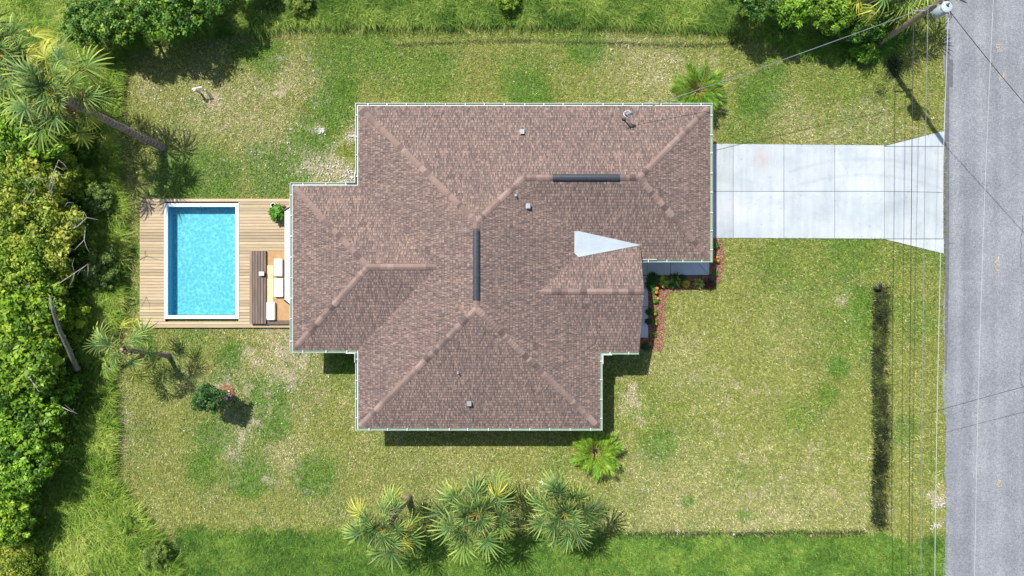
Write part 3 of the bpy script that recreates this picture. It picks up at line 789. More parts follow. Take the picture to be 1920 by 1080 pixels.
for a, b, c, d in ((d0[0], d1[0], d0[1], d0[1] + e_), (d0[0], d1[0], d1[1] - e_, d1[1]), (d0[0], d0[0] + e_, d0[1] + e_, d1[1] - e_)):
    mb.b2(a, b, c, d, -.1, DZ - .037, (.8, .8, .8))
tag(mb.build('deck_skirt', M['deck'], tint=True), kind='structure')
pool = thing('swimming_pool', 'rectangular turquoise swimming pool with white coping set in the timber deck', 'swimming pool', ((px0 + px1) / 2, (py0 + py1) / 2, 0))
cx_, cy_ = pool.location.x, pool.location.y
hx_, hy_ = (px1 - px0) / 2, (py1 - py0) / 2; cw = .205
mb = MB(); zt = DZ + .035
for a, b, c, d in ((-hx_, hx_, hy_ - cw, hy_), (-hx_, hx_, -hy_, -hy_ + cw), (-hx_, -hx_ + cw, -hy_ + cw, hy_ - cw), (hx_ - cw, hx_, -hy_ + cw, hy_ - cw)): mb.b2(a, b, c, d, DZ - .06, zt)
mb.build('coping', M['coping'], pool, bevel=.02)
ix, iy, zb = hx_ - cw, hy_ - cw, -0.42
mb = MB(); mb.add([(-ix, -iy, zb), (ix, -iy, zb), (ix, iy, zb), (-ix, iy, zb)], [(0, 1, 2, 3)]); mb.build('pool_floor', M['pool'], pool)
mb = MB(); q = [(-ix, -iy), (ix, -iy), (ix, iy), (-ix, iy)]
for i in range(4): a, b = q[i], q[(i + 1) % 4]; mb.add([(*a, zb), (*b, zb), (*b, DZ - .05), (*a, DZ - .05)], [(3, 2, 1, 0)])
mb.build('pool_wall', M['poolwall'], pool)
n_ = 50; gx_ = np.linspace(-ix, ix, n_); gy_ = np.linspace(-iy, iy, n_); A2, B2 = np.meshgrid(gx_, gy_, indexing='ij')
zz = DZ - .07 + .012 * (fbm(A2 * 2.2 + 9, B2 * 2.2 + 9, 31) - .5)
id2 = np.arange(n_ * n_).reshape(n_, n_)
put('water', np_mesh('water', np.stack([A2.ravel(), B2.ravel(), zz.ravel()], 1), np.stack([id2[:-1, :-1], id2[1:, :-1], id2[1:, 1:], id2[:-1, 1:]], -1).reshape(-1, 4), None, True), pool, M['water'])

# lounge: slatted dark platform, tan mattress, white cushions
a = W(467, 607, .5); b = W(498.5, 470, .5)
pl = thing('lounge_platform', 'low dark brown slatted timber platform on the deck beside the pool', 'platform', ((a[0] + b[0]) / 2, (a[1] + b[1]) / 2, DZ))
wx, wy = (b[0] - a[0]), (b[1] - a[1]); mb = MB(); ns = 6
for i in range(ns):
    x = -wx / 2 + wx * (i + .5) / ns; t = [1.5, .9, 1.0, .8, 1.05, .85][i]; mb.b2(x - wx / ns / 2 + .012, x + wx / ns / 2 - .012, -wy / 2, wy / 2, .22, .26, (t, t, t))
mb.build('slat_top', M['dslat'], pl, tint=True)
mb = MB(); mb.b2(-wx / 2 + .02, wx / 2 - .02, -wy / 2 + .02, wy / 2 - .02, 0, .215, (.35, .35, .35)); mb.build('frame', M['dslat'], pl, tint=True)
a = W(499, 601.5, .35); b = W(549, 471, .35)
so_ = thing('lounge_mattress', 'tan upholstered lounge base with cream inset between the platform and the house', 'daybed', ((a[0] + b[0]) / 2, (a[1] + b[1]) / 2, DZ))
wx, wy = (b[0] - a[0]), (b[1] - a[1]); mb = MB(); mb.b2(-wx / 2, wx / 2, -wy / 2, wy / 2, 0, .12); mb.build('mattress', M['tan'], so_, bevel=.03)
mb = MB(); u = W(499, 569, .35); v = W(513, 497.5, .35); o = so_.location
mb.b2(u[0] - o.x + .02, v[0] - o.x, u[1] - o.y, v[1] - o.y, .123, .16); mb.build('inset', M['cream'], so_, bevel=.012)
mb = MB(); mb.b2(-wx / 2, wx / 2, -wy / 2 - .20, -wy / 2 - .005, 0, .14, (.75, .75, .75)); mb.build('step', M['dslat'], so_, tint=True)
def cushion(x0, y0, x1, y1, label):
    zc = DZ + .13
    a = W(x0, y1, .6); b = W(x1, y0, .6)
    t = thing('cushion', label, 'cushion', ((a[0] + b[0]) / 2, (a[1] + b[1]) / 2, zc), 0, 'white cushions of the lounge corner')
    mb = MB(); w_, h_ = b[0] - a[0], b[1] - a[1]; mb.b2(-w_ / 2, w_ / 2, -h_ / 2, h_ / 2, 0, .22); mb.build('pad', M['cushion'], t, bevel=.05)
    mb = MB(); mb.tube([(w_ / 2 - .02, -h_ / 2 + .05, .14), (w_ / 2 - .02, h_ / 2 - .05, .14)], .012, 6); mb.build('piping', M['cushion'], t)
cushion(512.5, 485, 529, 518, 'white cushion on the tan lounge base, end one nearest the potted plant')
cushion(512.5, 521.5, 530, 557, 'white cushion in the middle of the tan lounge base under the awning')
cushion(498.5, 566.5, 514.5, 600.5, 'white cushion against the dark slats at the deck corner')
p_ = W(490.5, 513, .62); t = thing('tray_table', 'little white square tray on black legs on the dark slats', 'table', (p_[0], p_[1], DZ + .26))
mb = MB(); mb.b2(-.14, .14, -.11, .11, .16, .19); mb.b2(-.14, .14, -.11, -.095, .19, .205); mb.b2(-.14, .14, .095, .11, .19, .205); mb.build('tray', M['white'], t, bevel=.008)
mb = MB()
for sx in (-1, 1):
    for sy in (-1, 1): mb.tube([(sx * .12, sy * .09, 0), (sx * .12, sy * .09, .16)], .012, 6)
mb.b2(-.13, .13, -.1, .1, .145, .158); mb.build('base', M['black'], t)
# awning
zi, zo = 2.48, 2.25
ai = [W(548, 388, zi), W(548, 573, zi)]; ao = [W(534.5, 396, zo), W(534.5, 562, zo)]
aw = thing('awning', 'white canvas awning with black end arms under the west eave', 'awning', (-11.0, (ai[0][1] + ai[1][1]) / 2, zi)); o = aw.location
l_ = lambda p: (p[0] - o.x, p[1] - o.y, p[2] - o.z)
wi0 = (0.0, l_(ai[0])[1], .0); wi1 = (0.0, l_(ai[1])[1], .0)
mb = MB(); tp = [wi0, l_(ai[0]), l_(ao[0]), l_(ao[1]), l_(ai[1]), wi1]
mb.add(tp + [(p[0], p[1], p[2] - .012) for p in tp], [(0, 1, 4, 5), (1, 2, 3, 4), (11, 10, 7, 6), (10, 9, 8, 7)] + [(i, i + 6, (i + 1) % 6 + 6, (i + 1) % 6) for i in range(6)]); mb.build('fabric', M['awning'], aw)
for s_, (p, q) in ((1, (l_(ai[0]), l_(ao[0]))), (-1, (l_(ai[1]), l_(ao[1])))):
    mb = MB(); p = Vector(p) + Vector((.30, s_ * .22, .02)); q = Vector(q) + Vector((-.03, s_ * .03, .0)); mb.tube([p, q], .05, 8); mb.build('arm', M['black'], aw)
mb = MB(); mb.tube([(-.02, wi0[1], 0), (-.02, wi1[1], 0)], .06, 10); mb.build('roller', M['white'], aw)
mb = MB(); p, q = Vector(l_(ao[0])), Vector(l_(ao[1])); mb.tube([p, q], .022, 8); mb.build('front_bar', M['white'], aw)

# ------------------------------------------------------------------ plants
def ribbons(P, az, L, Wd, lift, bend, seg, col, tipcol=None, twist=None):
    """tapering blades: P (n,3) bases; az heading, lift start elevation, bend how far it droops (rad)"""
    n = len(P); pts = np.zeros((n, seg + 1, 3)); cur = P.copy(); pts[:, 0] = cur
    for i in range(seg):
        el = lift - bend * (i + .5) / seg
        d = np.stack([np.cos(el) * np.cos(az), np.cos(el) * np.sin(az), np.sin(el)], 1)
        cur = cur + d * (L / seg)[:, None]; pts[:, i + 1] = cur
    sd = np.stack([-np.sin(az), np.cos(az), np.zeros(n)], 1)
    if twist is not None: sd = sd * np.cos(twist)[:, None] + np.array([0, 0, 1.0]) * np.sin(twist)[:, None]
    if seg == 1:
        V = np.stack([P - sd * Wd[:, None] / 2, P + sd * Wd[:, None] / 2, pts[:, 1]], 1)
        Fc = np.arange(3 * n).reshape(n, 3); cc = np.repeat(col[:, None], 3, 1)
        return V.reshape(-1, 3), Fc, cc.reshape(-1, 3)
    V = np.zeros((n, seg + 1, 2, 3)); cc = np.zeros((n, seg + 1, 2, 3))
    for i in range(seg + 1):
        f = i / seg; wf = (0.65 + 0.7 * f) if f < .5 else (1 - (f - .5) * 1.9)
        V[:, i, 0] = pts[:, i] - sd * (Wd * max(wf, .05) / 2)[:, None]; V[:, i, 1] = pts[:, i] + sd * (Wd * max(wf, .05) / 2)[:, None]
        c = col if tipcol is None else col * (1 - f) + tipcol * f; cc[:, i, 0] = c; cc[:, i, 1] = c
    b = np.arange(n)[:, None] * (2 * (seg + 1)) + np.arange(seg)[None] * 2
    Fc = np.stack([b, b + 1, b + 3, b + 2], -1).reshape(-1, 4)
    return V.reshape(-1, 3), Fc, cc.reshape(-1, 3)

def leafquads(P, N, L, Wd, col, rng, tdir=None):
    n = len(P); N = N / np.linalg.norm(N, axis=1)[:, None]
    r = rng.normal(size=(n, 3)) if tdir is None else tdir
    t = r - N * (r * N).sum(1)[:, None]; t /= np.linalg.norm(t, axis=1)[:, None] + 1e-9; b = np.cross(N, t)
    V = np.stack([P - t * (L / 2)[:, None], P + b * (Wd / 2)[:, None] - N * (L * .06)[:, None], P + t * (L / 2)[:, None] - N * (L * .12)[:, None], P - b * (Wd / 2)[:, None] - N * (L * .06)[:, None]], 1)
    return V.reshape(-1, 3), np.arange(4 * n).reshape(n, 4), np.repeat(col, 4, 0)

def crown_mesh(name, seed, clumps, per, leaf, pal, flat=0.7, clump_r=.3, hollow=.35, low=-0.55):
    """leaf clumps spread through a lumpy unit ball"""
    rng = np.random.default_rng(seed)
    d = rng.normal(size=(clumps * 3, 3)); d /= np.linalg.norm(d, axis=1)[:, None]; d = d[d[:, 2] > low][:clumps]; clumps = len(d)
    lump = 0.72 + 0.5 * np.array([fbm(np.array([v[0] * 1.6 + 7]), np.array([v[1] * 1.6 + v[2] + 7]), seed)[0] for v in d])
    rr = (hollow + (1 - hollow) * rng.random(clumps) ** .45) * lump
    cc = d * rr[:, None]; cc[:, 2] *= flat
    tone = rng.random(clumps); cr = clump_r * rng.uniform(.6, 1.25, clumps)
    k = np.repeat(np.arange(clumps), per); n = len(k)
    dd = rng.normal(size=(n, 3)); dd /= np.linalg.norm(dd, axis=1)[:, None]
    P = cc[k] + dd * (cr[k] * rng.random(n) ** .5)[:, None] * np.array([1, 1, .75])
    N = dd * .8 + np.array([0, 0, .9]) + rng.normal(size=(n, 3)) * .45
    pal = np.array(pal); m = len(pal) - 1
    tv = np.clip(tone[k] * .8 + .18 + rng.normal(0, .2, n), 0, .999) * m; i0 = tv.astype(int); f = (tv - i0)[:, None]
    col = pal[i0] * (1 - f) + pal[np.minimum(i0 + 1, m)] * f; col = col * rng.uniform(.8, 1.2, n)[:, None]
    L = leaf * rng.uniform(.5, 1.6, n) * np.where(tone[k] > .72, 1.25, .95); Wd = L * rng.uniform(.42, .62, n)
    return np_mesh(name, *leafquads(P, N, L, Wd, col, rng)), cc

def limb_mesh(name, tips, seed, hgt, r0=.06, count=9):
    """trunk from the ground (z=-hgt) to the crown with limbs running out to some of the clumps"""
    rnd = random.Random(seed); mb = MB()
    fork = Vector((rnd.uniform(-.08, .08), rnd.uniform(-.08, .08), -.45))
    mb.tube([(rnd.uniform(-.1, .1), rnd.uniform(-.1, .1), -hgt), (fork.x * .6 + .04, fork.y * .6, -hgt * .6 - .15), fork], [r0, r0 * .8, r0 * .7], 8)
    for j in rnd.sample(range(len(tips)), min(count, len(tips))):
        t = Vector(tips[j]); m_ = fork.lerp(t, .5) + Vector((rnd.uniform(-.1, .1), rnd.uniform(-.1, .1), rnd.uniform(-.05, .1)))
        mb.tube([fork, m_, t], [r0 * .45, r0 * .28, r0 * .1], 6)
        e = m_.lerp(t, .4) + Vector((rnd.uniform(-.25, .25), rnd.uniform(-.25, .25), rnd.uniform(-.1, .15)))
        mb.tube([m_, m_.lerp(e, .6) + Vector((0, 0, .03)), e], [r0 * .22, r0 * .13, r0 * .05], 5)
    return mb.mesh(name, True)

PAL_BRIGHT = [(.032, .085, .010), (.110, .230, .018), (.23, .40, .030), (.39, .55, .060)]
PAL_YELLOW = [(.045, .095, .010), (.130, .225, .020), (.26, .38, .036), (.43, .51, .060), (.52, .50, .09)]
PAL_DARK = [(.014, .055, .012), (.045, .140, .020), (.110, .260, .032), (.28, .44, .060)]
PAL_FEATHER = [(.090, .180, .030), (.180, .280, .050), (.28, .37, .085)]
KIND = {}
for kd, pal, seeds, cl, per, leaf, cr in (('bright', PAL_BRIGHT, (1, 2, 3), 120, 95, .085, .24), ('yellow', PAL_YELLOW, (4, 5, 6), 120, 85, .062, .25), ('dark', PAL_DARK, (7, 8), 110, 100, .075, .25), ('feather', PAL_FEATHER, (9, 10), 90, 150, .075, .24)):
    KIND[kd] = []
    for sd in seeds:
        cm, tips = crown_mesh(kd + '_crown', sd, int(cl * 1.3), int(per * .62), leaf * 1.05, pal, .55, cr * .78, .15)
        cm.materials.append(M['leaf'])
        lm = limb_mesh(kd + '_trunk', tips, sd, 1.9, .05 if kd != 'feather' else .03, 12 if kd != 'yellow' else 22)
        lm.materials.append(M['bark'] if kd != 'yellow' else M['deadwood'])
        KIND[kd].append((cm, lm))
def tree(px, py, z, r, kd, label, cat='tree', name=None, group=None, sz=1.0):
    z = z * .84; x, y, zc = W(px, py, z); r *= 1.06
    v = KIND[kd][random.randrange(len(KIND[kd]))]
    t = thing(name or ('broadleaf_tree' if cat == 'tree' else 'shrub'), label, cat, (x, y, float(H(x, y))), random.uniform(0, 6.28), group)
    cz = zc - t.location.z
    o = put('crown', v[0], t, None, (0, 0, cz)); o.scale = (r, r, r * sz)
    b = put('trunk', v[1], t, None, (0, 0, cz)); b.scale = (r, r, max(cz / 1.9, .2))
    return t
WG = 'wild trees along the west boundary'
tree(40, 262, 3.4, 2.0, 'bright', 'leafy green tree just below the big blue-green palm crown', group=WG)
tree(136, 262, 1.3, 1.0, 'bright', 'small round green tree squeezed between the palm and the mown grass', group=WG)
tree(96, 318, 2.2, 1.4, 'yellow', 'thin yellow-green tree with bare grey twigs below the palm', group=WG)
tree(28, 345, 3.6, 2.1, 'yellow', 'yellow-green tree on the photo edge below the leafy tree under the palm', group=WG)
tree(148, 345, 1.2, .95, 'yellow', 'low yellowish tree beside the tall grass left of the palm shadow', group=WG)
tree(70, 430, 3.4, 2.2, 'yellow', 'wide yellow-green tree with tangled pale branches left of the pool top', group=WG)
tree(116, 422, 1.7, 1.2, 'yellow', 'sparse yellowish tree with arching bare limbs left of the deck', group=WG)
tree(15, 490, 3.6, 2.0, 'yellow', 'yellow-green tree at the photo edge level with the lounge', group=WG)
tree(76, 520, 2.0, 1.7, 'yellow', 'dense yellow-green tree left of the middle of the pool', group=WG)
tree(188, 505, 1.0, 1.0, 'feather', 'pale feathery bush bulging over the mown edge left of the pool', 'bush', 'shrub')
tree(182, 372, 1.0, .85, 'feather', 'small pale feathery bush level with the deck top', 'bush', 'shrub')
tree(150, 708, .6, .5, 'bright', 'tiny green bush hiding the foot of the leaning grey trunk', 'bush', 'shrub')
tree(40, 590, 3.4, 2.3, 'bright', 'big bright green tree above the leaning grey trunk', group=WG)
tree(126, 600, 1.6, 1.15, 'bright', 'round bright green tree beside the top of the leaning trunk', group=WG)
tree(22, 690, 3.6, 2.3, 'bright', 'big bright green tree at the photo edge left of the leaning trunk', group=WG)
tree(72, 668, 2.1, 1.4, 'bright', 'middle sized green tree partly hidden behind the leaning trunk', group=WG)
tree(108, 728, 1.4, 1.05, 'bright', 'small bright green tree below the foot of the leaning trunk', group=WG)
tree(42, 775, 3.0, 1.9, 'bright', 'green tree with dark hollows below the big edge tree', group=WG)
tree(88, 795, 1.3, 1.0, 'yellow', 'twiggy yellow-green tree left of the bushy little tree in the lawn', group=WG)
tree(25, 872, 3.2, 1.8, 'bright', 'bright green tree at the photo edge casting a black shadow on tall grass', group=WG)
tree(75, 838, 2.2, 1.25, 'bright', 'green tree with pale twigs beside the tall grass of the corner', group=WG)
tree(8, 975, 2.8, 1.4, 'bright', 'small bright tree at the photo edge above the corner grass', group=WG)
tree(20, 1062, 1.6, 1.3, 'yellow', 'yellow-green tree in the very bottom corner', group=WG)
tree(294, 1042, .8, .75, 'feather', 'low pale weedy bush where the corner grass meets the lush turf', 'bush', 'shrub')
tree(240, 985, .6, .55, 'bright', 'small dark green bush at the edge of the corner grass', 'bush', 'shrub')
TG = 'wild trees along the north boundary'
tree(168, 40, 2.4, 1.3, 'dark', 'dark green tree right of the yellowing palm fronds at the top', group=TG)
tree(228, 16, 3.0, 1.75, 'dark', 'big dark glossy tree casting shade on the north lawn corner', group=TG)
tree(315, 4, 3.2, 1.8, 'dark', 'dark glossy tree in the middle of the three shading the lawn corner', group=TG)
tree(388, -22, 3.0, 1.45, 'dark', 'dark tree at the top edge, right end of the group above the lawn corner', group=TG)
tree(462, -34, 2.2, 1.0, 'dark', 'small dark tree cut by the top edge right of the shading group', group=TG)
tree(952, -6, .7, .7, 'bright', 'pale green bush at the top edge above the middle of the house', 'bush', 'shrub')
tree(560, 0, .9, .75, 'feather', 'pale green bush in the tall grass at the top edge', 'bush', 'shrub')
tree(1412, -14, 3.2, 1.3, 'dark', 'dark tree at the top edge left of the drooping palms', group=TG)
tree(1492, -4, 2.8, 1.4, 'bright', 'bright green tree at the top edge above the service cable', group=TG)
tree(1562, 10, 2.7, 1.3, 'bright', 'green tree next to the yellow palm fronds by the pole', group=TG)
tree(1600, 42, 1.8, 1.0, 'dark', 'dark leafy tree tucked under the yellow palm fronds', group=TG)
tree(1655, 34, 1.7, 1.1, 'dark', 'dark tree behind the leaning utility pole', group=TG)
tree(1622, 92, .6, .75, 'bright', 'vine bush climbing around the foot of the utility pole', 'bush', 'shrub')

# bare branches and the leaning trunk
def branch(pts, r, label, twigs=3):
    r *= .72; p = [Vector(W(*q)) for q in pts]; o = p[0].copy(); mb = MB(); n = len(p)
    mb.tube([q - o for q in p], [r * (1 - .75 * i / (n - 1)) for i in range(n)], 7)
    for i in range(twigs):
        a = p[1 + i % (n - 1)]; b = a + Vector((random.uniform(-.8, .8), random.uniform(-.8, .8), random.uniform(0, .4)))
        mb.tube([a - o, a.lerp(b, .5) - o + Vector((random.uniform(-.1, .1), random.uniform(-.1, .1), .08)), b - o], [r * .45, r * .3, r * .1], 5)
    t = mb.build('bare_branch', M['deadwood'], None, True, loc=o)
    tag(t, label, 'branch', 'bare branches in the west thicket')
branch([(120, 432, 2.8), (130, 402, 3.3), (138, 380, 3.6)], .05, 'forked bare branch arching up beside the small feathery bush')
branch([(118, 432, 3.0), (145, 425, 3.4), (163, 408, 3.6), (158, 398, 3.6)], .045, 'longest curved bare branch left of the deck corner')
branch([(160, 425, 2.6), (158, 450, 2.9), (140, 468, 3.1)], .045, 'hooked bare branch above the pale feathery bush', 2)
branch([(92, 372, 3.2), (95, 340, 3.8), (105, 312, 4.2), (110, 300, 4.3)], .05, 'upright bare branch below the palm trunk')
branch([(98, 392, 3.0), (97, 355, 3.6), (104, 330, 3.9)], .04, 'thin bare branch beside the upright one')
branch([(106, 535, 2.8), (140, 512, 3.3), (165, 495, 3.5)], .045, 'bare branch reaching towards the pale feathery bush', 4)
branch([(38, 395, 3.6), (60, 360, 4.0), (66, 352, 4.1)], .04, 'short bare branch near the photo edge under the palm')
branch([(66, 800, 2.4), (75, 790, 2.8), (92, 786, 3.0)], .05, 'pale bent branch in the lower thicket')
branch([(50, 700, 3.6), (62, 718, 3.9), (70, 730, 4.0)], .05, 'bare branch in a dark hollow left of the leaning trunk')
branch([(110, 760, 2.2), (130, 770, 2.4), (146, 776, 2.5)], .04, 'thin bare twig left of the small palm shadow')
p = [Vector(W(144, 692, 1.5)), Vector(W(129, 655, 2.7)), Vector(W(112, 620, 3.9)), Vector(W(100, 585, 4.9)), Vector(W(94, 555, 5.5))]
o = Vector((p[0].x, p[0].y, 0)); mb = MB(); mb.tube([Vector((-.75, -.05, -.0)), Vector((-.4, -.05, .8))] + [q - o for q in p], [.15, .14, .13, .12, .105, .08, .05], 10)
tag(mb.build('leaning_trunk', M['bark'], None, True, loc=o), 'bare grey leaning tree trunk rising out of the bright green trees', 'tree trunk')

# --- fan palms
def fan_frond(name, seed, Lp, Lb, nseg, base, tip, droop=.5, spread=2.15, old=False):
    rng = np.random.default_rng(seed); Vs = []; Fs = []; Cs = []; nv = 0
    mb = MB()
    pet = [Vector((Lp * f, 0, .10 * Lp * math.sin(f * PI * .6) - .16 * Lp * f * f)) for f in (0, .25, .5, .75, 1)]
    yel = (.30, .30, .06) if not old else (.30, .20, .08)
    mb.tube(pet, [.035, .026, .022, .020, .016], 5)
    Vs.append(np.array([tuple(v) for v in mb.V])); nv = len(mb.V)
    quads = [f if len(f) == 4 else None for f in mb.F]; Fs += [f for f in quads if f]; Cs.append(np.tile(np.array(yel), (nv, 1)))
    hub = pet[-1]
    base = np.array(base); tip = np.array(tip)
    for i in range(nseg):
        a = -spread + 2 * spread * i / (nseg - 1) + rng.normal(0, .03)
        L = Lb * (.70 + .30 * math.cos(a / 1.5)) * rng.uniform(.9, 1.06)
        da = 2 * spread / nseg
        costa = .22 * Lb * max(0, math.cos(a))                # the midrib runs into the blade
        o = np.array([hub.x + costa * .6, 0, hub.z])
        dr = droop * rng.uniform(.6, 1.35)
        ks = [0, .22, .42, .75, 1.0]; wv = [.010, .22 * L * da * .52, .036, .026, .003]
        fold = .22 * abs(math.sin(a))
        cd, sd_ = math.cos(a), math.sin(a)
        jit = rng.choice([.62, .85, 1.05, 1.4])
        b0 = nv
        for k, wd in zip(ks, wv):
            r = L * k; rd = r * (1 - .16 * dr * k)
            q = o + np.array([cd * rd, sd_ * rd, fold * r * (1 - .6 * k) - dr * L * .55 * k ** 2.4])
            s = np.array([-sd_, cd, .45 if i % 2 else -.45]) * wd
            Vs.append(np.stack([q - s, q + s])); c = (base * (1 - k ** 1.5) + tip * k ** 1.5) * jit; Cs.append(np.stack([c, c])); nv += 2
        for k in range(4): Fs.append((b0 + 2 * k, b0 + 2 * k + 1, b0 + 2 * k + 3, b0 + 2 * k + 2))
    me = np_mesh(name, np.concatenate(Vs), np.array(Fs), np.concatenate(Cs)); me.materials.append(M['palm_leaf'])
    return me
GB, GT = (.050, .130, .034), (.33, .425, .090)
YB, YT = (.32, .36, .05), (.58, .52, .07)
BR, BT = (.24, .15, .07), (.34, .23, .11)
FR_G = [fan_frond('fan_frond', 30 + i, 1.25, 1.15, 17, tuple(np.array(GB) * f), tuple(np.array(GT) * f), dr) for i, (f, dr) in enumerate([(1.0, .5), (1.35, .75), (.75, .4), (1.15, .95)])]
FR_L = [fan_frond('fan_frond', 40 + i, 1.35, 1.12, 16, (.12, .22, .04), (.46, .52, .10), .8 + .3 * i, 1.9) for i in range(2)]
FR_Y = [fan_frond('fan_frond', 50 + i, 1.4, 1.0, 14, YB, YT, 1.0 + .3 * i, 1.5) for i in range(2)]
FR_I = [fan_frond('fan_frond', 90 + i, .42, 1.0, 15, tuple(np.array(GB) * f), tuple(np.array(GT) * .85), .25 + .2 * i, 1.9) for i, f in enumerate((1.0, .8, 1.3))]
FR_B = [fan_frond('fan_frond', 60 + i, 1.2, .8, 22, BR, BT, 1.4, 1.4, True) for i in range(2)]
def palm(label, base, crown, zc, n, s=1.0, yellow=.15, dead=3, group=None, seed=0, r0=.19, elev=(75, -25), light=.3):
    rnd = random.Random(seed); bx, by, _ = W(*base); cx, cy, _ = W(*crown, zc)
    t = thing('fan_palm', label, 'palm tree', (bx, by, float(H(bx, by))), 0, group)
    dx, dy = cx - bx, cy - by; mb = MB(); N = 12; pts = []; rad = []
    for i in range(N + 1):
        f = i / N; pts.append((dx * f ** 1.15, dy * f ** 1.15, zc * f - .05 * (1 - f))); rad.append(r0 * (1.35 - .35 * min(1, f * 6)) * (1 + .05 * (i % 2)) * (1 if f < .85 else 1.25))
    mb.tube(pts, rad, 12)
    for i in range(26):                                            # old leaf bases under the crown
        f = rnd.uniform(.80, 1.0); q = rnd.uniform(0, 6.28); c = Vector((dx * f ** 1.15, dy * f ** 1.15, zc * f)); u = Vector((math.cos(q), math.sin(q), 0))
        mb.tube([c + u * r0 * .8, c + u * (r0 * 1.5) + Vector((0, 0, .14)), c + u * (r0 * 2.0) + Vector((0, 0, .34))], [.045, .04, .02], 5)
    mb.build('trunk', M['palmbark'], t)
    for i in range(n):
        f = (i + .5) / n; el = elev[0] - 14 + (elev[1] - elev[0] + 14) * f ** 1.1 + rnd.uniform(-7, 7); az = i * 2.39996 + rnd.uniform(-.45, .45)
        u = rnd.random()
        me = rnd.choice(FR_Y) if (f > .45 and u < yellow) else (rnd.choice(FR_L) if (f > .5 and u < yellow + light) else rnd.choice(FR_G))
        sc = s * rnd.uniform(.78, 1.16) * (.46 + .54 * min(1, f * 2.1))
        o = put('frond', me, t, None, (dx + .1 * math.cos(az), dy + .1 * math.sin(az), zc + .22 - .3 * f), (rnd.uniform(-.5, .5), -R(el), az), sc)
    for i in range(max(3, n // 4)):
        az = i * 2.39996 + rnd.uniform(-.3, .3); put('frond', rnd.choice(FR_I), t, None, (dx + .05 * math.cos(az), dy + .05 * math.sin(az), zc + .3), (rnd.uniform(-.5, .5), -R(rnd.uniform(22, 62)), az), s * rnd.uniform(.7, 1.0))
    for i in range(dead):
        az = rnd.uniform(0, 6.28); o = put('dead_frond', rnd.choice(FR_B), t, None, (dx, dy, zc - .1), (rnd.uniform(-.4, .4), R(rnd.uniform(35, 65)), az), s * rnd.uniform(.8, 1))
        o['label'] = 'dry brown hanging frond'
    return t
palm('tall blue-green fan palm with a bare slanting trunk rooted above the deck', (305, 276), (108, 180), 5.7, 24, 1.10, .12, 4, seed=1, elev=(72, -38), light=.45)
palm('fan palm with yellowing fronds cut by the photo corner', (150, 205), (8, 108), 5.2, 28, 1.15, .6, 9, seed=2, elev=(70, -38), light=.5)
palm('small sparse fan palm with a short bent trunk below the deck', (317, 667), (226, 654), 3.5, 14, .84, .5, 0, seed=3, r0=.13, elev=(40, -35), light=.5)
PG = 'row of fan palms south of the house'
palm('fan palm with yellow lower fronds, nearest the lawn patches at the row start', (765, 932), (720, 990), 3.6, 27, .84, .36, 2, PG, 4, light=.4)
palm('largest fan palm in the middle of the row south of the house', (890, 898), (894, 962), 4.2, 31, .99, .16, 6, PG, 5, light=.35)
palm('fan palm at the road end of the row, below the feathery palm', (1036, 900), (1058, 962), 3.9, 29, .90, .05, 5, PG, 6, light=.35)
TP = 'drooping fan palms beside the utility pole'
palm('fan palm with yellow drooping fronds left of the utility pole', (1600, 30), (1668, -32), 3.3, 20, .95, .6, 3, TP, 7, light=.3)
palm('fan palm with green and yellow fronds behind the pole top', (1668, 10), (1735, -42), 3.4, 20, .95, .45, 3, TP, 8, light=.5)

# --- feathery palms by the house
def pinnate(name, seed, L, cols, arch=1.0):
    rng = np.random.default_rng(seed); n = 20; mb = MB()
    ax = []; cur = np.zeros(3)
    for i in range(n + 1):
        f = i / n; el = -arch * f * 1.15; ax.append(cur.copy()); cur = cur + np.array([math.cos(el), 0, math.sin(el)]) * L / n
    mb.tube([tuple(a) for a in ax[::2]], [.022 * (1 - .8 * i / 10) for i in range(len(ax[::2]))], 5)
    V = [np.array([tuple(v) for v in mb.V])]; F_ = [f for f in mb.F if len(f) == 4]; Cc = [np.tile(np.array((.32, .30, .05)), (len(mb.V), 1))]; nv = len(mb.V)
    for i in range(4, n + 1):
        f = i / n; ll = L * .30 * (math.sin(PI * (.12 + .80 * f)) ** .6) * rng.uniform(.9, 1.1)
        for s in (-1, 1):
            a = s * (1.05 - .55 * f); el0 = .38; P = ax[i]; b0 = nv; c = np.array(cols[rng.integers(len(cols))]) * rng.uniform(.55, 1.3)
            q = P.copy(); ks = [0, .35, .7, 1]; wv = [.008, .016, .011, .002]
            for k, wd in zip(ks, wv):
                pt = P + np.array([math.cos(a) * ll * k, math.sin(a) * ll * k, el0 * ll * k - .95 * ll * k * k + rng.uniform(-.06, .06) * ll * k])
                sd = np.array([-math.sin(a), math.cos(a), 0]) * wd; V.append(np.stack([pt - sd, pt + sd])); Cc.append(np.stack([c, c])); nv += 2
            for k in range(3): F_.append((b0 + 2 * k, b0 + 2 * k + 1, b0 + 2 * k + 3, b0 + 2 * k + 2))
    me = np_mesh(name, np.concatenate(V), np.array(F_), np.concatenate(Cc)); me.materials.append(M['palm_leaf']); return me
PGRN = [(.08, .24, .014), (.15, .36, .02), (.25, .46, .03), (.40, .54, .05)]
PDRK = [(.045, .18, .014), (.09, .26, .02), (.15, .34, .03), (.36, .44, .04)]
PF = [pinnate('feather_frond', 70 + i, 1.5, PGRN, .7 + .3 * i) for i in range(4)]
PFD = [pinnate('feather_frond', 80 + i, 1.35, PDRK, .8 + .3 * i) for i in range(3)]
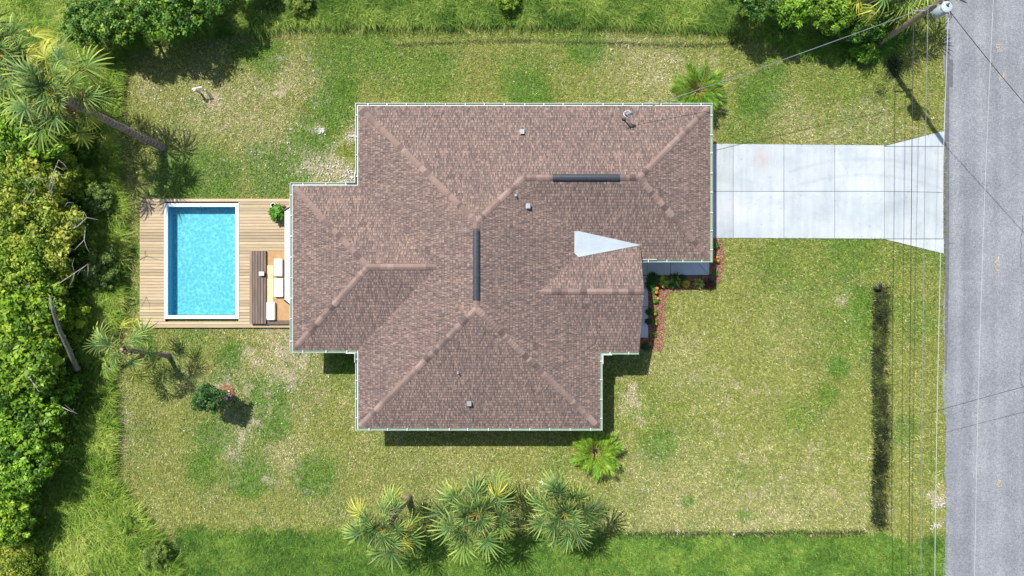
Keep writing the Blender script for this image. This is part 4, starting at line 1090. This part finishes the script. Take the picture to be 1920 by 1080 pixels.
def areca(label, px, py, n, meshes, s, h, seed, lean=(0, 0)):
    rnd = random.Random(seed); x, y, _ = W(px, py); t = thing('feather_palm', label, 'palm', (x, y, 0.02))
    mb = MB()
    for i in range(5):
        q = i * 1.256; mb.tube([(.12 * math.cos(q), .12 * math.sin(q), 0), (.2 * math.cos(q) + lean[0] * .5, .2 * math.sin(q) + lean[1] * .5, h)], [.04, .03], 7)
    mb.build('stem', M['palmbark'], t)
    for i in range(n):
        f = (i + .5) / n; az = i * 2.39996 + rnd.uniform(-.3, .3); el = 72 - 62 * f + rnd.uniform(-6, 6)
        put('frond', rnd.choice(meshes), t, None, (.18 * math.cos(az) + lean[0], .18 * math.sin(az) + lean[1], h * rnd.uniform(.8, 1.05)), (rnd.uniform(-.4, .4), -R(el), az), s * rnd.uniform(.8, 1.1))
areca('bright lime green feathery palm at the front corner of the house', 1113, 840, 34, PF, .84, .9, 1)
areca('dark green feathery palm against the north gutter under the service cable', 1301, 178, 44, PFD, 1.0, .9, 2)

# --- small bushy tree with mulch ring and stake
x, y, _ = W(424, 738)
rng = np.random.default_rng(77)
mb = MB(); mb.lathe([(.50, .0), (.46, .05), (.2, .07), (.02, .075)], (0, 0, 0), 18)
ring = tag(mb.build('mulch_ring', M['mulch'], None, True, loc=(x, y, .0)), 'small red mulch ring with white stones round the little bushy tree', 'mulch ring')
cm, tips = crown_mesh('bushy_crown', 91, 62, 64, .13, [(.016, .055, .012), (.04, .12, .022), (.085, .20, .032), (.20, .33, .06)], .9, .30, .1)
cm.materials.append(M['leaf']); lm = limb_mesh('bushy_trunk', tips, 5, 2.0, .04, 14); lm.materials.append(M['bark'])
t = thing('young_tree', 'little dark green bushy tree standing alone in the south west lawn', 'tree', (x, y, .05))
o = put('crown', cm, t, None, (-.12, -.02, 1.75)); o.scale = (.98, .86, .95); o = put('trunk', lm, t, None, (-.1, 0, 1.75)); o.scale = (.8, .8, .9)
mb = MB(); mb.tube([(.30, -.28, .06), (.06, .12, .75), (-.25, .05, .95)], .022, 7); tag(mb.build('tree_stake', M['black'], None, loc=(x, y, 0)), 'bent black irrigation stake in the mulch ring', 'stake')
for i in range(14):
    q = random.uniform(0, 6.28); r_ = random.uniform(.05, .36); mb = MB(); s_ = random.uniform(.04, .075)
    mb.lathe([(s_ * .6, -s_ * .4), (s_, 0), (s_ * .7, s_ * .5), (s_ * .2, s_ * .62)], (0, 0, 0), 7)
    tag(mb.build('stone', M['stone'], None, True, loc=(x + r_ * math.cos(q) + .02, y - .08 + r_ * math.sin(q) * .8, .075 + s_ * .3), rot=(0, 0, q)), 'white stone lying on the little mulch ring', 'stone', 'white stones on the mulch ring')

# --- flower bed plants
def leafball(name, seed, n, r, leaf, cols, up=.8):
    rng = np.random.default_rng(seed); d = rng.normal(size=(n, 3)); d /= np.linalg.norm(d, axis=1)[:, None]; d[:, 2] = np.abs(d[:, 2])
    P = d * (r * rng.uniform(.55, 1.0, n))[:, None]; P[:, 2] = P[:, 2] * 1.1 + .10
    col = np.array(cols)[rng.integers(len(cols), size=n)] * rng.uniform(1.0, 1.55, n)[:, None]
    L = leaf * rng.uniform(.7, 1.3, n)
    me = np_mesh(name, *leafquads(P, d * .6 + np.array([0, 0, up]) + rng.normal(size=(n, 3)) * .3, L, L * .42, col, rng, d + rng.normal(size=(n, 3)) * .25)); me.materials.append(M['leaf']); return me
LB = {'ixora': leafball('foliage', 1, 110, .26, .12, [(.10, .21, .02), (.17, .28, .03), (.06, .15, .015)]), 'croton': leafball('foliage', 2, 60, .30, .22, [(.30, .36, .05), (.42, .42, .10), (.12, .22, .03)]),
      'gold': leafball('foliage', 3, 60, .26, .19, [(.45, .36, .03), (.52, .42, .05), (.22, .26, .03)]), 'spike': leafball('foliage', 4, 50, .34, .32, [(.07, .16, .02), (.20, .28, .04), (.03, .08, .01)]),
      'red': leafball('foliage', 5, 50, .30, .28, [(.06, .02, .012), (.14, .03, .015), (.03, .05, .012)]), 'fern': leafball('foliage', 6, 150, .42, .20, [(.02, .07, .012), (.03, .10, .018), (.05, .13, .02)])}
fm = MB()
for i in range(7): q = i * .9; fm.lathe([(.03, 0), (.045, .02), (.03, .04), (.005, .05)], (.035 * math.cos(q) * (i > 0), .035 * math.sin(q) * (i > 0), .02 * (i == 0)), 7)
fme = fm.mesh('flower', True); fme.materials.append(M['flower'])
def bedplant(px, py, kd, label, s=1.0, flowers=0):
    x, y, _ = W(px, py, .3); t = thing('flower_shrub' if flowers else 'bed_shrub', label, 'shrub', (x, y, .03), random.uniform(0, 6), 'little shrubs of the front bed')
    mb = MB()
    for i in range(4): q = i * 1.6; mb.tube([(0, 0, 0), (.12 * math.cos(q), .12 * math.sin(q), .22)], [.015, .008], 5)
    mb.build('stem', M['bark'], t); put('foliage', LB[kd], t)
    for i in range(flowers): q = 2 + i * 2.2; put('flower', fme, t, None, (.13 * math.cos(q), .13 * math.sin(q), .33), (0, 0, 0), 1.1)
    t.scale = (s, s, s)
bedplant(1344, 460, 'ixora', 'green shrub by the driveway corner of the front bed', .85)
bedplant(1344, 486, 'ixora', 'shrub with orange flowers below the driveway corner', .9, 3)
bedplant(1342, 512, 'ixora', 'plain green shrub in the sunny mulch right of the walkway', .8)
bedplant(1333, 533, 'red', 'dark red spiky shrub at the outer corner of the bed', 1.0)
bedplant(1312, 531, 'croton', 'cream variegated shrub second from the outer bed corner', 1.0)
bedplant(1287, 532, 'gold', 'golden yellow shrub in the middle of the bed row', .9)
bedplant(1264, 527, 'spike', 'spiky yellow-green shrub left of the golden one', 1.15)
bedplant(1243, 529, 'croton', 'largest cream variegated shrub at the porch end of the row', 1.2)
bedplant(1226, 523, 'fern', 'dark fern clump in the inner corner of the walkway', 1.0)
bedplant(1220, 535, 'fern', 'second dark fern clump below the walkway corner', .8)
bedplant(1281, 520, 'fern', 'dark leafy clump at the walkway edge behind the golden shrub', .5)
bedplant(1229, 544, 'ixora', 'shrub with a big orange flower at the inner bend of the bed', 1.0, 2)
bedplant(1231, 563, 'ixora', 'round bright green shrub below the inner bend', .9, 1)
bedplant(1229, 586, 'ixora', 'shrub with one orange flower halfway along the porch', .8, 1)
bedplant(1229, 604, 'ixora', 'dense green shrub below the halfway flower', .85, 1)
bedplant(1228, 627, 'ixora', 'small thin shrub with a pale orange flower near the porch end', .7, 1)
bedplant(1218, 645, 'gold', 'tiny golden shrub past the end of the porch slab', .5)
bedplant(1212, 650, 'fern', 'low dark clump by the gable corner past the porch slab', .7)
bedplant(1217, 585, 'fern', 'low dark clump against the porch slab', .5); bedplant(1217, 603, 'fern', 'lower dark clump against the porch slab', .5)
# potted plant and lantern on the deck
x, y, _ = W(519, 400, .7); t = thing('potted_plant', 'green potted plant on the deck under the eave corner', 'potted plant', (x, y, DZ))
mb = MB(); mb.lathe([(.13, 0), (.19, .32), (.205, .36), (.17, .36), (.16, .30), (.02, .30)], (0, 0, 0), 18); mb.build('pot', M['rust'], t)
put('foliage', leafball('foliage', 8, 200, .46, .34, [(.04, .13, .012), (.08, .21, .015), (.12, .26, .02)], .6), t, None, (0, 0, .26))
x, y, _ = W(512.5, 385, .5); t = thing('lantern', 'small round black lantern with a pale rim on the deck corner', 'lantern', (x, y, DZ))
mb = MB(); mb.lathe([(.13, 0), (.13, .03), (.10, .05), (.10, .30), (.12, .32), (.12, .34)], (0, 0, 0), 16); mb.build('body', M['black'], t)
mb = MB(); mb.lathe([(.105, .341), (.14, .341), (.14, .36), (.105, .36), (.105, .341)], (0, 0, 0), 18); mb.build('rim', M['white'], t)
mb = MB(); x, y, _ = W(526, 386.5, .3); mb.b2(-.24, .24, -.05, .05, 0, .12)
tag(mb.build('planter_box', M['dslat'], None, tint=True, bevel=.01, loc=(x, y, DZ)), 'narrow dark planter box beside the round lantern', 'planter')

# --- well pipes in the lawn
x, y, _ = W(377, 175.5); t = thing('well_pipe', 'white pipe stand of two uprights and a bar in the north west lawn', 'water pipe', (x, y, 0))
u = W(387, 171); ux, uy = u[0] - x, u[1] - y
mb = MB(); mb.tube([(0, 0, -.05), (0, 0, .72)], .065, 10); mb.build('post', M['metal'], t)
mb = MB(); mb.tube([(ux, uy, -.05), (ux, uy, .72)], .032, 8); mb.tube([(ux + .14, uy - .06, -.05), (ux + .14, uy - .06, .55)], .022, 8); mb.build('post', M['pvc'], t)
mb = MB(); mb.tube([(-.12, .03, .78), (ux + .12, uy, .80)], .045, 8); mb.tube([(0, 0, .70), (0, 0, .86)], .08, 10); mb.build('bar', M['pvc'], t)
# culvert mouth
x, y, _ = W(1649, 538); z = -.30; mb = MB()
prof_ = [(.245, 0), (.245, .42), (.215, .42), (.215, 0)]; n = 18; vs = []
for r_, q in prof_:
    for k in range(n): a = 2 * PI * k / n; vs.append((r_ * math.cos(a), q, r_ * math.sin(a)))
mb.add(vs, [(i * n + k, i * n + (k + 1) % n, ((i + 1) % 4) * n + (k + 1) % n, ((i + 1) % 4) * n + k) for i in range(4) for k in range(n)])
tag(mb.build('culvert_pipe', M['black'], None, loc=(x, y - .12, -.235)), 'black culvert pipe mouth at the head of the roadside swale', 'drain pipe')

# ------------------------------------------------------------------ utility pole and wires
bx, by, _ = W(1640, 86)
up = thing('utility_pole', 'weathered wooden utility pole carrying the grey transformer', 'utility pole', (bx, by, 0))
mb = MB(); mb.tube([(0, 0, -.2), (0, 0, 5), (0, 0, 10.4)], [.165, .15, .12], 14); mb.build('shaft', M['pole'], up)
mb = MB(); mb.tube([(0, 0, 10.4), (0, 0, 10.55), (0, 0, 10.6)], [.06, .09, .05], 10); mb.build('insulator', M['ceramic'], up)
mb = MB(); mb.b2(.1, .34, -.06, .06, 4.70, 4.76); mb.b2(-.72, -.1, -.03, .03, 4.84, 4.9); mb.b2(-.34, -.1, -.03, .03, 5.40, 5.46); mb.tube([(.1, 0, 6.45), (.45, -.1, 6.55)], .03, 6); mb.build('bracket', M['metal'], up)
mb = MB(); mb.tube([(.42, -.1, 6.5), (.50, -.16, 6.9)], .055, 8); mb.tube([(.30, -.30, 6.85), (.55, -.5, 7.0)], .035, 8); mb.tube([(.52, -.16, 7.0), (.70, -.22, 7.05), (.80, -.1, 7.3)], .014, 6); mb.build('fuse_cutout', M['ceramic'], up)
tr = thing('transformer', 'grey cylindrical pole transformer with a pale lid', 'transformer', (bx - .10, by - .50, 5.72))
mb = MB(); mb.lathe([(.20, 0), (.245, .03), (.25, .06), (.25, .80)], (0, 0, 0), 24); mb.build('tank', M['tank'], tr, True)
mb = MB(); mb.lathe([(.265, .78), (.27, .80), (.27, .83), (.24, .855), (.05, .875)], (0, 0, 0), 24); mb.build('lid', M['lid'], tr, True)
mb = MB(); mb.lathe([(.05, .85), (.06, .90), (.04, .93), (.06, .96), (.04, 1.0), (.05, 1.02), (.02, 1.06)], (-.03, .08, 0), 10); mb.build('bushing', M['ceramic'], tr, True)
mb = MB()
for a in (-.9, -.4, .1): mb.tube([(.24 * math.cos(a), .24 * math.sin(a), .62), (.33 * math.cos(a), .33 * math.sin(a), .64)], .025, 7)
mb.b2(-.06, .06, .24, .40, .55, .62); mb.b2(-.06, .06, .24, .40, .15, .22); mb.build('terminal', M['alu'], tr)
mb = MB(); mb.tube([(.3, -.15, .64), (.42, -.35, .5), (.35, -.55, .25), (.1, -.5, .2), (-.1, -.4, .1), (-.3, -.1, .3)], .012, 6); mb.tube([(.3, -.1, .64), (.5, -.2, .3), (.3, -.5, .05), (0, -.4, .0)], .012, 6); mb.build('lead', M['wire'], tr)

def wire(name, label, pts, r, mat, clamp=None):
    p = [Vector(q) for q in pts]; o = p[0].copy(); mb = MB(); mb.tube([q - o for q in p], r, 6)
    return tag(mb.build(name, M[mat], None, True, loc=o), label, 'cable', 'overhead cables')
def span(x0, x1, z0, zmin, ymin=-22.0, ya=13.65, yb=-46.0):
    out = []
    for i in range(49):
        f = i / 48; yy = ya + (yb - ya) * f; out.append((x0 + (x1 - x0) * f, yy, zmin + (z0 - zmin) * ((yy - ymin) / (ya - ymin)) ** 2))
    return out
wire('overhead_cable', 'dark overhead cable farthest from the road', span(19.72, 19.62, 4.87, 4.55), .017, 'wire')
wire('overhead_cable', 'grey-green overhead cable between the dark and the pale one', span(20.1, 20.05, 5.42, 4.85), .014, 'ceramic')
wire('overhead_cable', 'pale overhead cable over the road edge', span(20.55, 20.5, 6.3, 5.2), .013, 'pale')
wire('overhead_cable', 'thin high overhead wire crossing above the asphalt', span(20.45, 20.35, 9.5, 8.2), .008, 'pale')
def sagline(a, b, s, n=26):
    a, b = Vector(a), Vector(b); return [a.lerp(b, i / n) - Vector((0, 0, s * 4 * (i / n) * (1 - i / n))) for i in range(n + 1)]
wire('service_cable', 'twisted grey service cable from the pole to the roof mast', sagline((bx - .1, by - .12, 6.2), mast_top, .22), .017, 'ceramic')
q = sagline((bx - .05, by - .45, 6.42), W(2080, 372, 6.0), .2)
wire('service_cable', 'black service cable leaving the transformer across the road', q, .016, 'wire')
yb_ = W(1734, 779, 4.95); q = sagline((20.07, yb_[1], 4.93), W(2080, 683, 5.2), .12)
wire('service_cable', 'black cable branching off over the lower road', q, .012, 'wire')

# ------------------------------------------------------------------ grasses
def ok_lawn(px, py):
    lx = np.interp(py, LEFT_Y, LEFT_X); ty = np.interp(px, TOP_X, TOP_Y)
    m = (px > lx - 6) & ((py > ty - 5) | (px > 1735)) & (px < 1772.5)
    def rect(a, b, c, d): return (px > a) & (px < b) & (py > c) & (py < d)
    for q in ((275, 568, 376, 611), (1332, 1657, 271, 446), (1090, 1329, 470, 516), (1090, 1215, 516, 633)): m &= ~rect(*q)
    x = (px - 960) * .03; y = (540 - py) * .03
    for a, b, c, d in ((-7.6, 9.9, 1.95, 9.05), (-7.6, 4.1, -6.85, 3), (-11, -7, -2.8, 4.9)): m &= ~((x > a) & (x < b) & (y > c) & (y < d))
    m &= ~inpoly(px, py, [(1657, 273), (1768, 247), (1768, 475), (1657, 448)])
    m &= ~inpoly(px, py, MULCH)
    m &= ~(((px - 424) ** 2 + (py - 738) ** 2) < 15 ** 2)
    return m
OL = np.array([(.105, .140, .028), (.205, .240, .050), (.31, .330, .088), (.47, .44, .19), (.255, .290, .066), (.30, .315, .085), (.16, .20, .035)])
GR = np.array([(.050, .125, .014), (.095, .20, .022), (.155, .28, .034), (.25, .34, .06)])
TAN = np.array([(.32, .27, .13), (.50, .43, .24), (.68, .60, .40)])
MUD = np.array([(.020, .035, .012), (.045, .070, .020), (.10, .13, .04)])
def pick(pal, n, rng): return pal[rng.integers(len(pal), size=n)]
def lawn(n, seed, cond=None, length=(.10, .21), width=(.020, .040), lift=(8, 55)):
    rng = np.random.default_rng(seed); px = rng.uniform(180, 1775, n); py = rng.uniform(-10, 1100, n)
    k = ok_lawn(px, py)
    if cond is not None: k &= cond(px, py)
    px, py = px[k], py[k]; g, d, mu, wi, lu = cover(px, py); n = len(px)
    u = rng.random(n); keep = u > np.clip(d - .45, 0, .75) ; keep &= rng.random(n) > np.clip(mu - .35, 0, .55)
    px, py, g, d, mu, lu = (a[keep] for a in (px, py, g, d, mu, lu)); n = len(px)
    col = pick(OL, n, rng); d = d * (1 - .8 * np.clip(g, 0, 1)); r = rng.random(n)
    col = np.where((r < g * 1.25)[:, None], pick(GR, n, rng), col)
    col = np.where((rng.random(n) < d * .62)[:, None], pick(TAN, n, rng), col)
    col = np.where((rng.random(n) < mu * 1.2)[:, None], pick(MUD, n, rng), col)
    pn = fbm(px / 40.0, py / 40.0, 55)[:, None]
    col = col * (1.13 + .36 * pn) * rng.uniform(.85, 1.15, (n, 1))
    x = (px - 960) * .03; y = (540 - py) * .03
    P = np.stack([x, y, H(x, y) + .002], 1)
    sc = 1 + .5 * lu + .4 * mu
    return ribbons(P, rng.uniform(0, 2 * PI, n), rng.uniform(*length, n) * sc, rng.uniform(*width, n), np.radians(rng.uniform(*lift, n)), np.zeros(n), 1, col)
V, F, cc = lawn(620000, 5)
tag(put('mown_grass', np_mesh('mown_grass', V, F, cc), None, M['blade']), 'short mown patchy green and straw coloured grass', 'grass', None, 'stuff')

def tall(npts, seed, region, per, length, dirfn, pal, tipmul=1.35, width=.02, lift=(35, 80), bend=(.7, 1.7)):
    rng = np.random.default_rng(seed); x0, x1, y0, y1 = region[0]
    px = rng.uniform(x0, x1, npts); py = rng.uniform(y0, y1, npts); k = region[1](px, py); px, py = px[k], py[k]; m = len(px)
    az0 = dirfn(px, py, rng); tone = np.clip(fbm(px / 30.0, py / 30.0, seed) * 1.5 - .25 + rng.normal(0, .12, m), 0, .999); ln = length[0] + (length[1] - length[0]) * rng.random(m)
    kx = np.repeat(np.arange(m), per); n = len(kx)
    x = (px[kx] - 960) * .03 + rng.normal(0, .10, n); y = (540 - py[kx]) * .03 + rng.normal(0, .10, n)
    P = np.stack([x, y, H(x, y)], 1); pal = np.array(pal); tv = np.clip(tone[kx] + rng.normal(0, .15, n), 0, .999) * (len(pal) - 1); i0 = tv.astype(int); f = (tv - i0)[:, None]
    col = (pal[i0] * (1 - f) + pal[i0 + 1] * f) * rng.uniform(.8, 1.2, (n, 1))
    return ribbons(P, az0[kx] + rng.normal(0, .75, n), ln[kx] * rng.uniform(.6, 1.15, n), rng.uniform(.6, 1.3, n) * width, np.radians(rng.uniform(*lift, n)), rng.uniform(*bend, n), 4, col, col * tipmul, rng.normal(0, .3, n))
TALL = [(.045, .120, .015), (.105, .220, .028), (.19, .32, .045), (.31, .42, .080)]
TALLY = [(.045, .110, .016), (.125, .215, .032), (.24, .33, .060), (.40, .45, .12)]
TALLN = [(.035, .095, .014), (.095, .185, .026), (.20, .30, .05), (.38, .44, .11)]
TALLC = [(.06, .14, .018), (.13, .24, .030), (.23, .35, .050), (.36, .46, .09), (.48, .48, .16)]
TALLS = [(.06, .13, .02), (.14, .22, .035), (.27, .33, .07), (.40, .40, .14), (.50, .46, .20)]
lxf = lambda py: np.interp(py, LEFT_Y, LEFT_X); tyf = lambda px: np.interp(px, TOP_X, TOP_Y)
parts = []
# north band, tips combed to the south
parts.append(tall(4600, 61, ((400, 1480, -70, 62), lambda px, py: (py < tyf(px) - 7) & (px > lxf(py))), 46, (.45, .95), lambda px, py, r: -PI / 2 + r.normal(0, .8, len(px)) + 1.2 * (fbm(px / 50, py / 50, 77) - .5) * 2, TALLN, width=.022))
parts.append(tall(900, 62, ((1440, 1690, -20, 112), lambda px, py: (py < tyf(px) - 6)), 42, (.5, .95), lambda px, py, r: -PI / 2 + r.normal(0, 1, len(px)), TALL))
# west strip
parts.append(tall(3600, 63, ((100, 245, 60, 830), lambda px, py: (px < lxf(py) - 5) & (px > lxf(py) - 82)), 42, (.65, 1.15), lambda px, py, r: r.normal(0, .9, len(px)), TALLC, width=.024))
parts.append(tall(700, 64, ((240, 430, 20, 110), lambda px, py: (py < tyf(px) - 6)), 42, (.6, 1.0), lambda px, py, r: -PI / 2 + r.normal(0, .9, len(px)), TALL))
# corner meadow
parts.append(tall(3600, 65, ((60, 335, 800, 1150), lambda px, py: (px < lxf(py) - 7)), 44, (.7, 1.25), lambda px, py, r: .5 + r.normal(0, .8, len(px)) + 1.5 * (fbm(px / 60, py / 60, 78) - .5) * 2, TALLC, width=.030))
parts.append(tall(3000, 66, ((-60, 250, -90, 230), lambda px, py: (px < lxf(py) - 10) | (py < tyf(px) - 8)), 40, (.6, 1.1), lambda px, py, r: r.uniform(0, 6.28, len(px)), TALLC, width=.024))
# undergrowth below the west trees
parts.append(tall(1500, 67, ((-40, 200, 220, 830), lambda px, py: px < lxf(py) - 40), 36, (.5, .9), lambda px, py, r: r.uniform(0, 6.28, len(px)), TALL))
off = 0; Vs = []; Fs = []; Cs = []
for V, F, cc in parts: Vs.append(V); Fs.append(F + off); Cs.append(cc); off += len(V)
tag(put('tall_grass', np_mesh('tall_grass', np.concatenate(Vs), np.concatenate(Fs), np.concatenate(Cs)), None, M['blade']), 'long uncut green grass along the north and west boundaries', 'grass', None, 'stuff')
# loose mixed undergrowth that fills the west thicket
rng = np.random.default_rng(44); n = 4800
cxp = rng.uniform(-60, 215, n); cyp = rng.uniform(215, 1090, n)
edge = lxf(cyp) - cxp; k = (edge > 48) & ~((cyp > 860) & (cxp > 95)); cxp, cyp, edge = cxp[k], cyp[k], edge[k]; n = len(cxp)
hc = (.25 + 1.9 * fbm(cxp / 26.0, cyp / 26.0, 71) * sstep(20, 110, edge)) * rng.uniform(.6, 1.1, n)
tone = np.clip(fbm(cxp / 34.0, cyp / 34.0, 72) * 1.6 - .3 + rng.normal(0, .2, n), 0, .999)
kx = np.repeat(np.arange(n), 22); m = len(kx); dd = rng.normal(size=(m, 3)); dd /= np.linalg.norm(dd, axis=1)[:, None]
P = np.stack([(cxp[kx] - 960) * .03, (540 - cyp[kx]) * .03, hc[kx]], 1) + dd * (.26 * rng.random(m) ** .5)[:, None]
P[:, 2] = np.maximum(P[:, 2], .05)
pal = np.array([(.05, .12, .014), (.12, .23, .024), (.22, .36, .035), (.38, .48, .055), (.46, .46, .08)]); tv = np.clip(tone[kx] + rng.normal(0, .16, m), 0, .999) * 4; i0 = tv.astype(int); f = (tv - i0)[:, None]
L = rng.uniform(.09, .20, m)
tag(put('undergrowth', np_mesh('undergrowth', *leafquads(P, dd * .7 + np.array([0, 0, .9]) + rng.normal(size=(m, 3)) * .4, L, L * rng.uniform(.35, .6, m), (pal[i0] * (1 - f) + pal[i0 + 1] * f) * rng.uniform(.8, 1.2, (m, 1)), rng)), None, M['leaf']), 'tangled leafy undergrowth filling the west thicket', 'undergrowth', None, 'stuff')
# lush turf south, coarse grass in the swale
V1 = tall(5200, 68, ((330, 1765, 984, 1110), lambda px, py: (px > lxf(py)) & (px < 1764) & (py + 30 * (fbm(px / 90.0, py / 400.0, 41) - .5) + 16 * (fbm(px / 24.0, py / 24.0, 42) - .5) > np.where(px > 1130, 1006, 1002))), 26, (.14, .30), lambda px, py, r: r.uniform(0, 6.28, len(px)), [(.055, .140, .024), (.105, .220, .036), (.175, .30, .055), (.29, .385, .075)], 1.2, .024, (25, 75), (.3, 1.0))
tag(put('lush_grass', np_mesh('lush_grass', *V1), None, M['blade']), 'vivid green uncut turf along the south edge', 'grass', None, 'stuff')
V2 = tall(800, 69, ((1628, 1684, 545, 996), lambda px, py: np.abs(px - 1655) < 16), 22, (.12, .26), lambda px, py, r: r.uniform(0, 6.28, len(px)), [(.010, .016, .007), (.018, .028, .010), (.05, .075, .022), (.20, .24, .07)], 1.2, .016, (25, 80), (.2, .9))
tag(put('swale_grass', np_mesh('swale_grass', *V2), None, M['blade']), 'dark coarse grass in the wet roadside swale', 'grass', None, 'stuff')
# mulch chips
rng = np.random.default_rng(99); px = rng.uniform(1185, 1362, 26000); py = rng.uniform(440, 664, 26000); k = inpoly(px, py, MULCH) | (inpoly(px + rng.normal(0, 3, 26000), py + rng.normal(0, 3, 26000), MULCH) & (px > 1240)); px, py = px[k], py[k]; n = len(px)
pal = np.array([(.17, .07, .042), (.29, .135, .08), (.40, .215, .14), (.54, .37, .27), (.10, .05, .03)])
x = (px - 960) * .03; y = (540 - py) * .03
tag(put('mulch_chips', np_mesh('mulch_chips', *leafquads(np.stack([x, y, np.full(n, .045)], 1), rng.normal(size=(n, 3)) * .4 + np.array([0, 0, 1.0]), rng.uniform(.05, .11, n), rng.uniform(.015, .035, n), pick(pal, n, rng), rng)), None, M['chip']), 'loose red wood chips of the front bed', 'mulch', None, 'stuff')
# pale shell rubble in the turf
rng = np.random.default_rng(98); spots = [(655, 330, 12, 90), (610, 318, 22, 70), (601, 245, 4, 60), (660, 255, 6, 40), (1757, 945, 7, 50), (1754, 985, 5, 30), (1270, 122, 20, 20), (500, 780, 60, 40), (380, 180, 30, 30), (1350, 982, 70, 30), (310, 190, 40, 30), (560, 720, 60, 40), (540, 280, 60, 50), (1005, 905, 16, 30), (1240, 160, 40, 20), (1620, 230, 50, 20), (1747, 220, 3, 6)]
px = np.concatenate([rng.normal(a, c, d) for a, b, c, d in spots]); py = np.concatenate([rng.normal(b, c * .7, d) for a, b, c, d in spots]); k = ok_lawn(px, py); px, py = px[k], py[k]; n = len(px); x = (px - 960) * .03; y = (540 - py) * .03
tag(put('shell_rubble', np_mesh('shell_rubble', *leafquads(np.stack([x, y, H(x, y) + .07], 1), rng.normal(size=(n, 3)) * .3 + np.array([0, 0, 1.0]), rng.uniform(.04, .13, n), rng.uniform(.04, .10, n), np.full((n, 3), .62) * rng.uniform(.6, 1.15, (n, 1)), rng)), None, M['chip']), 'pale shell rubble scattered through the bare lawn spots', 'rubble', None, 'stuff')
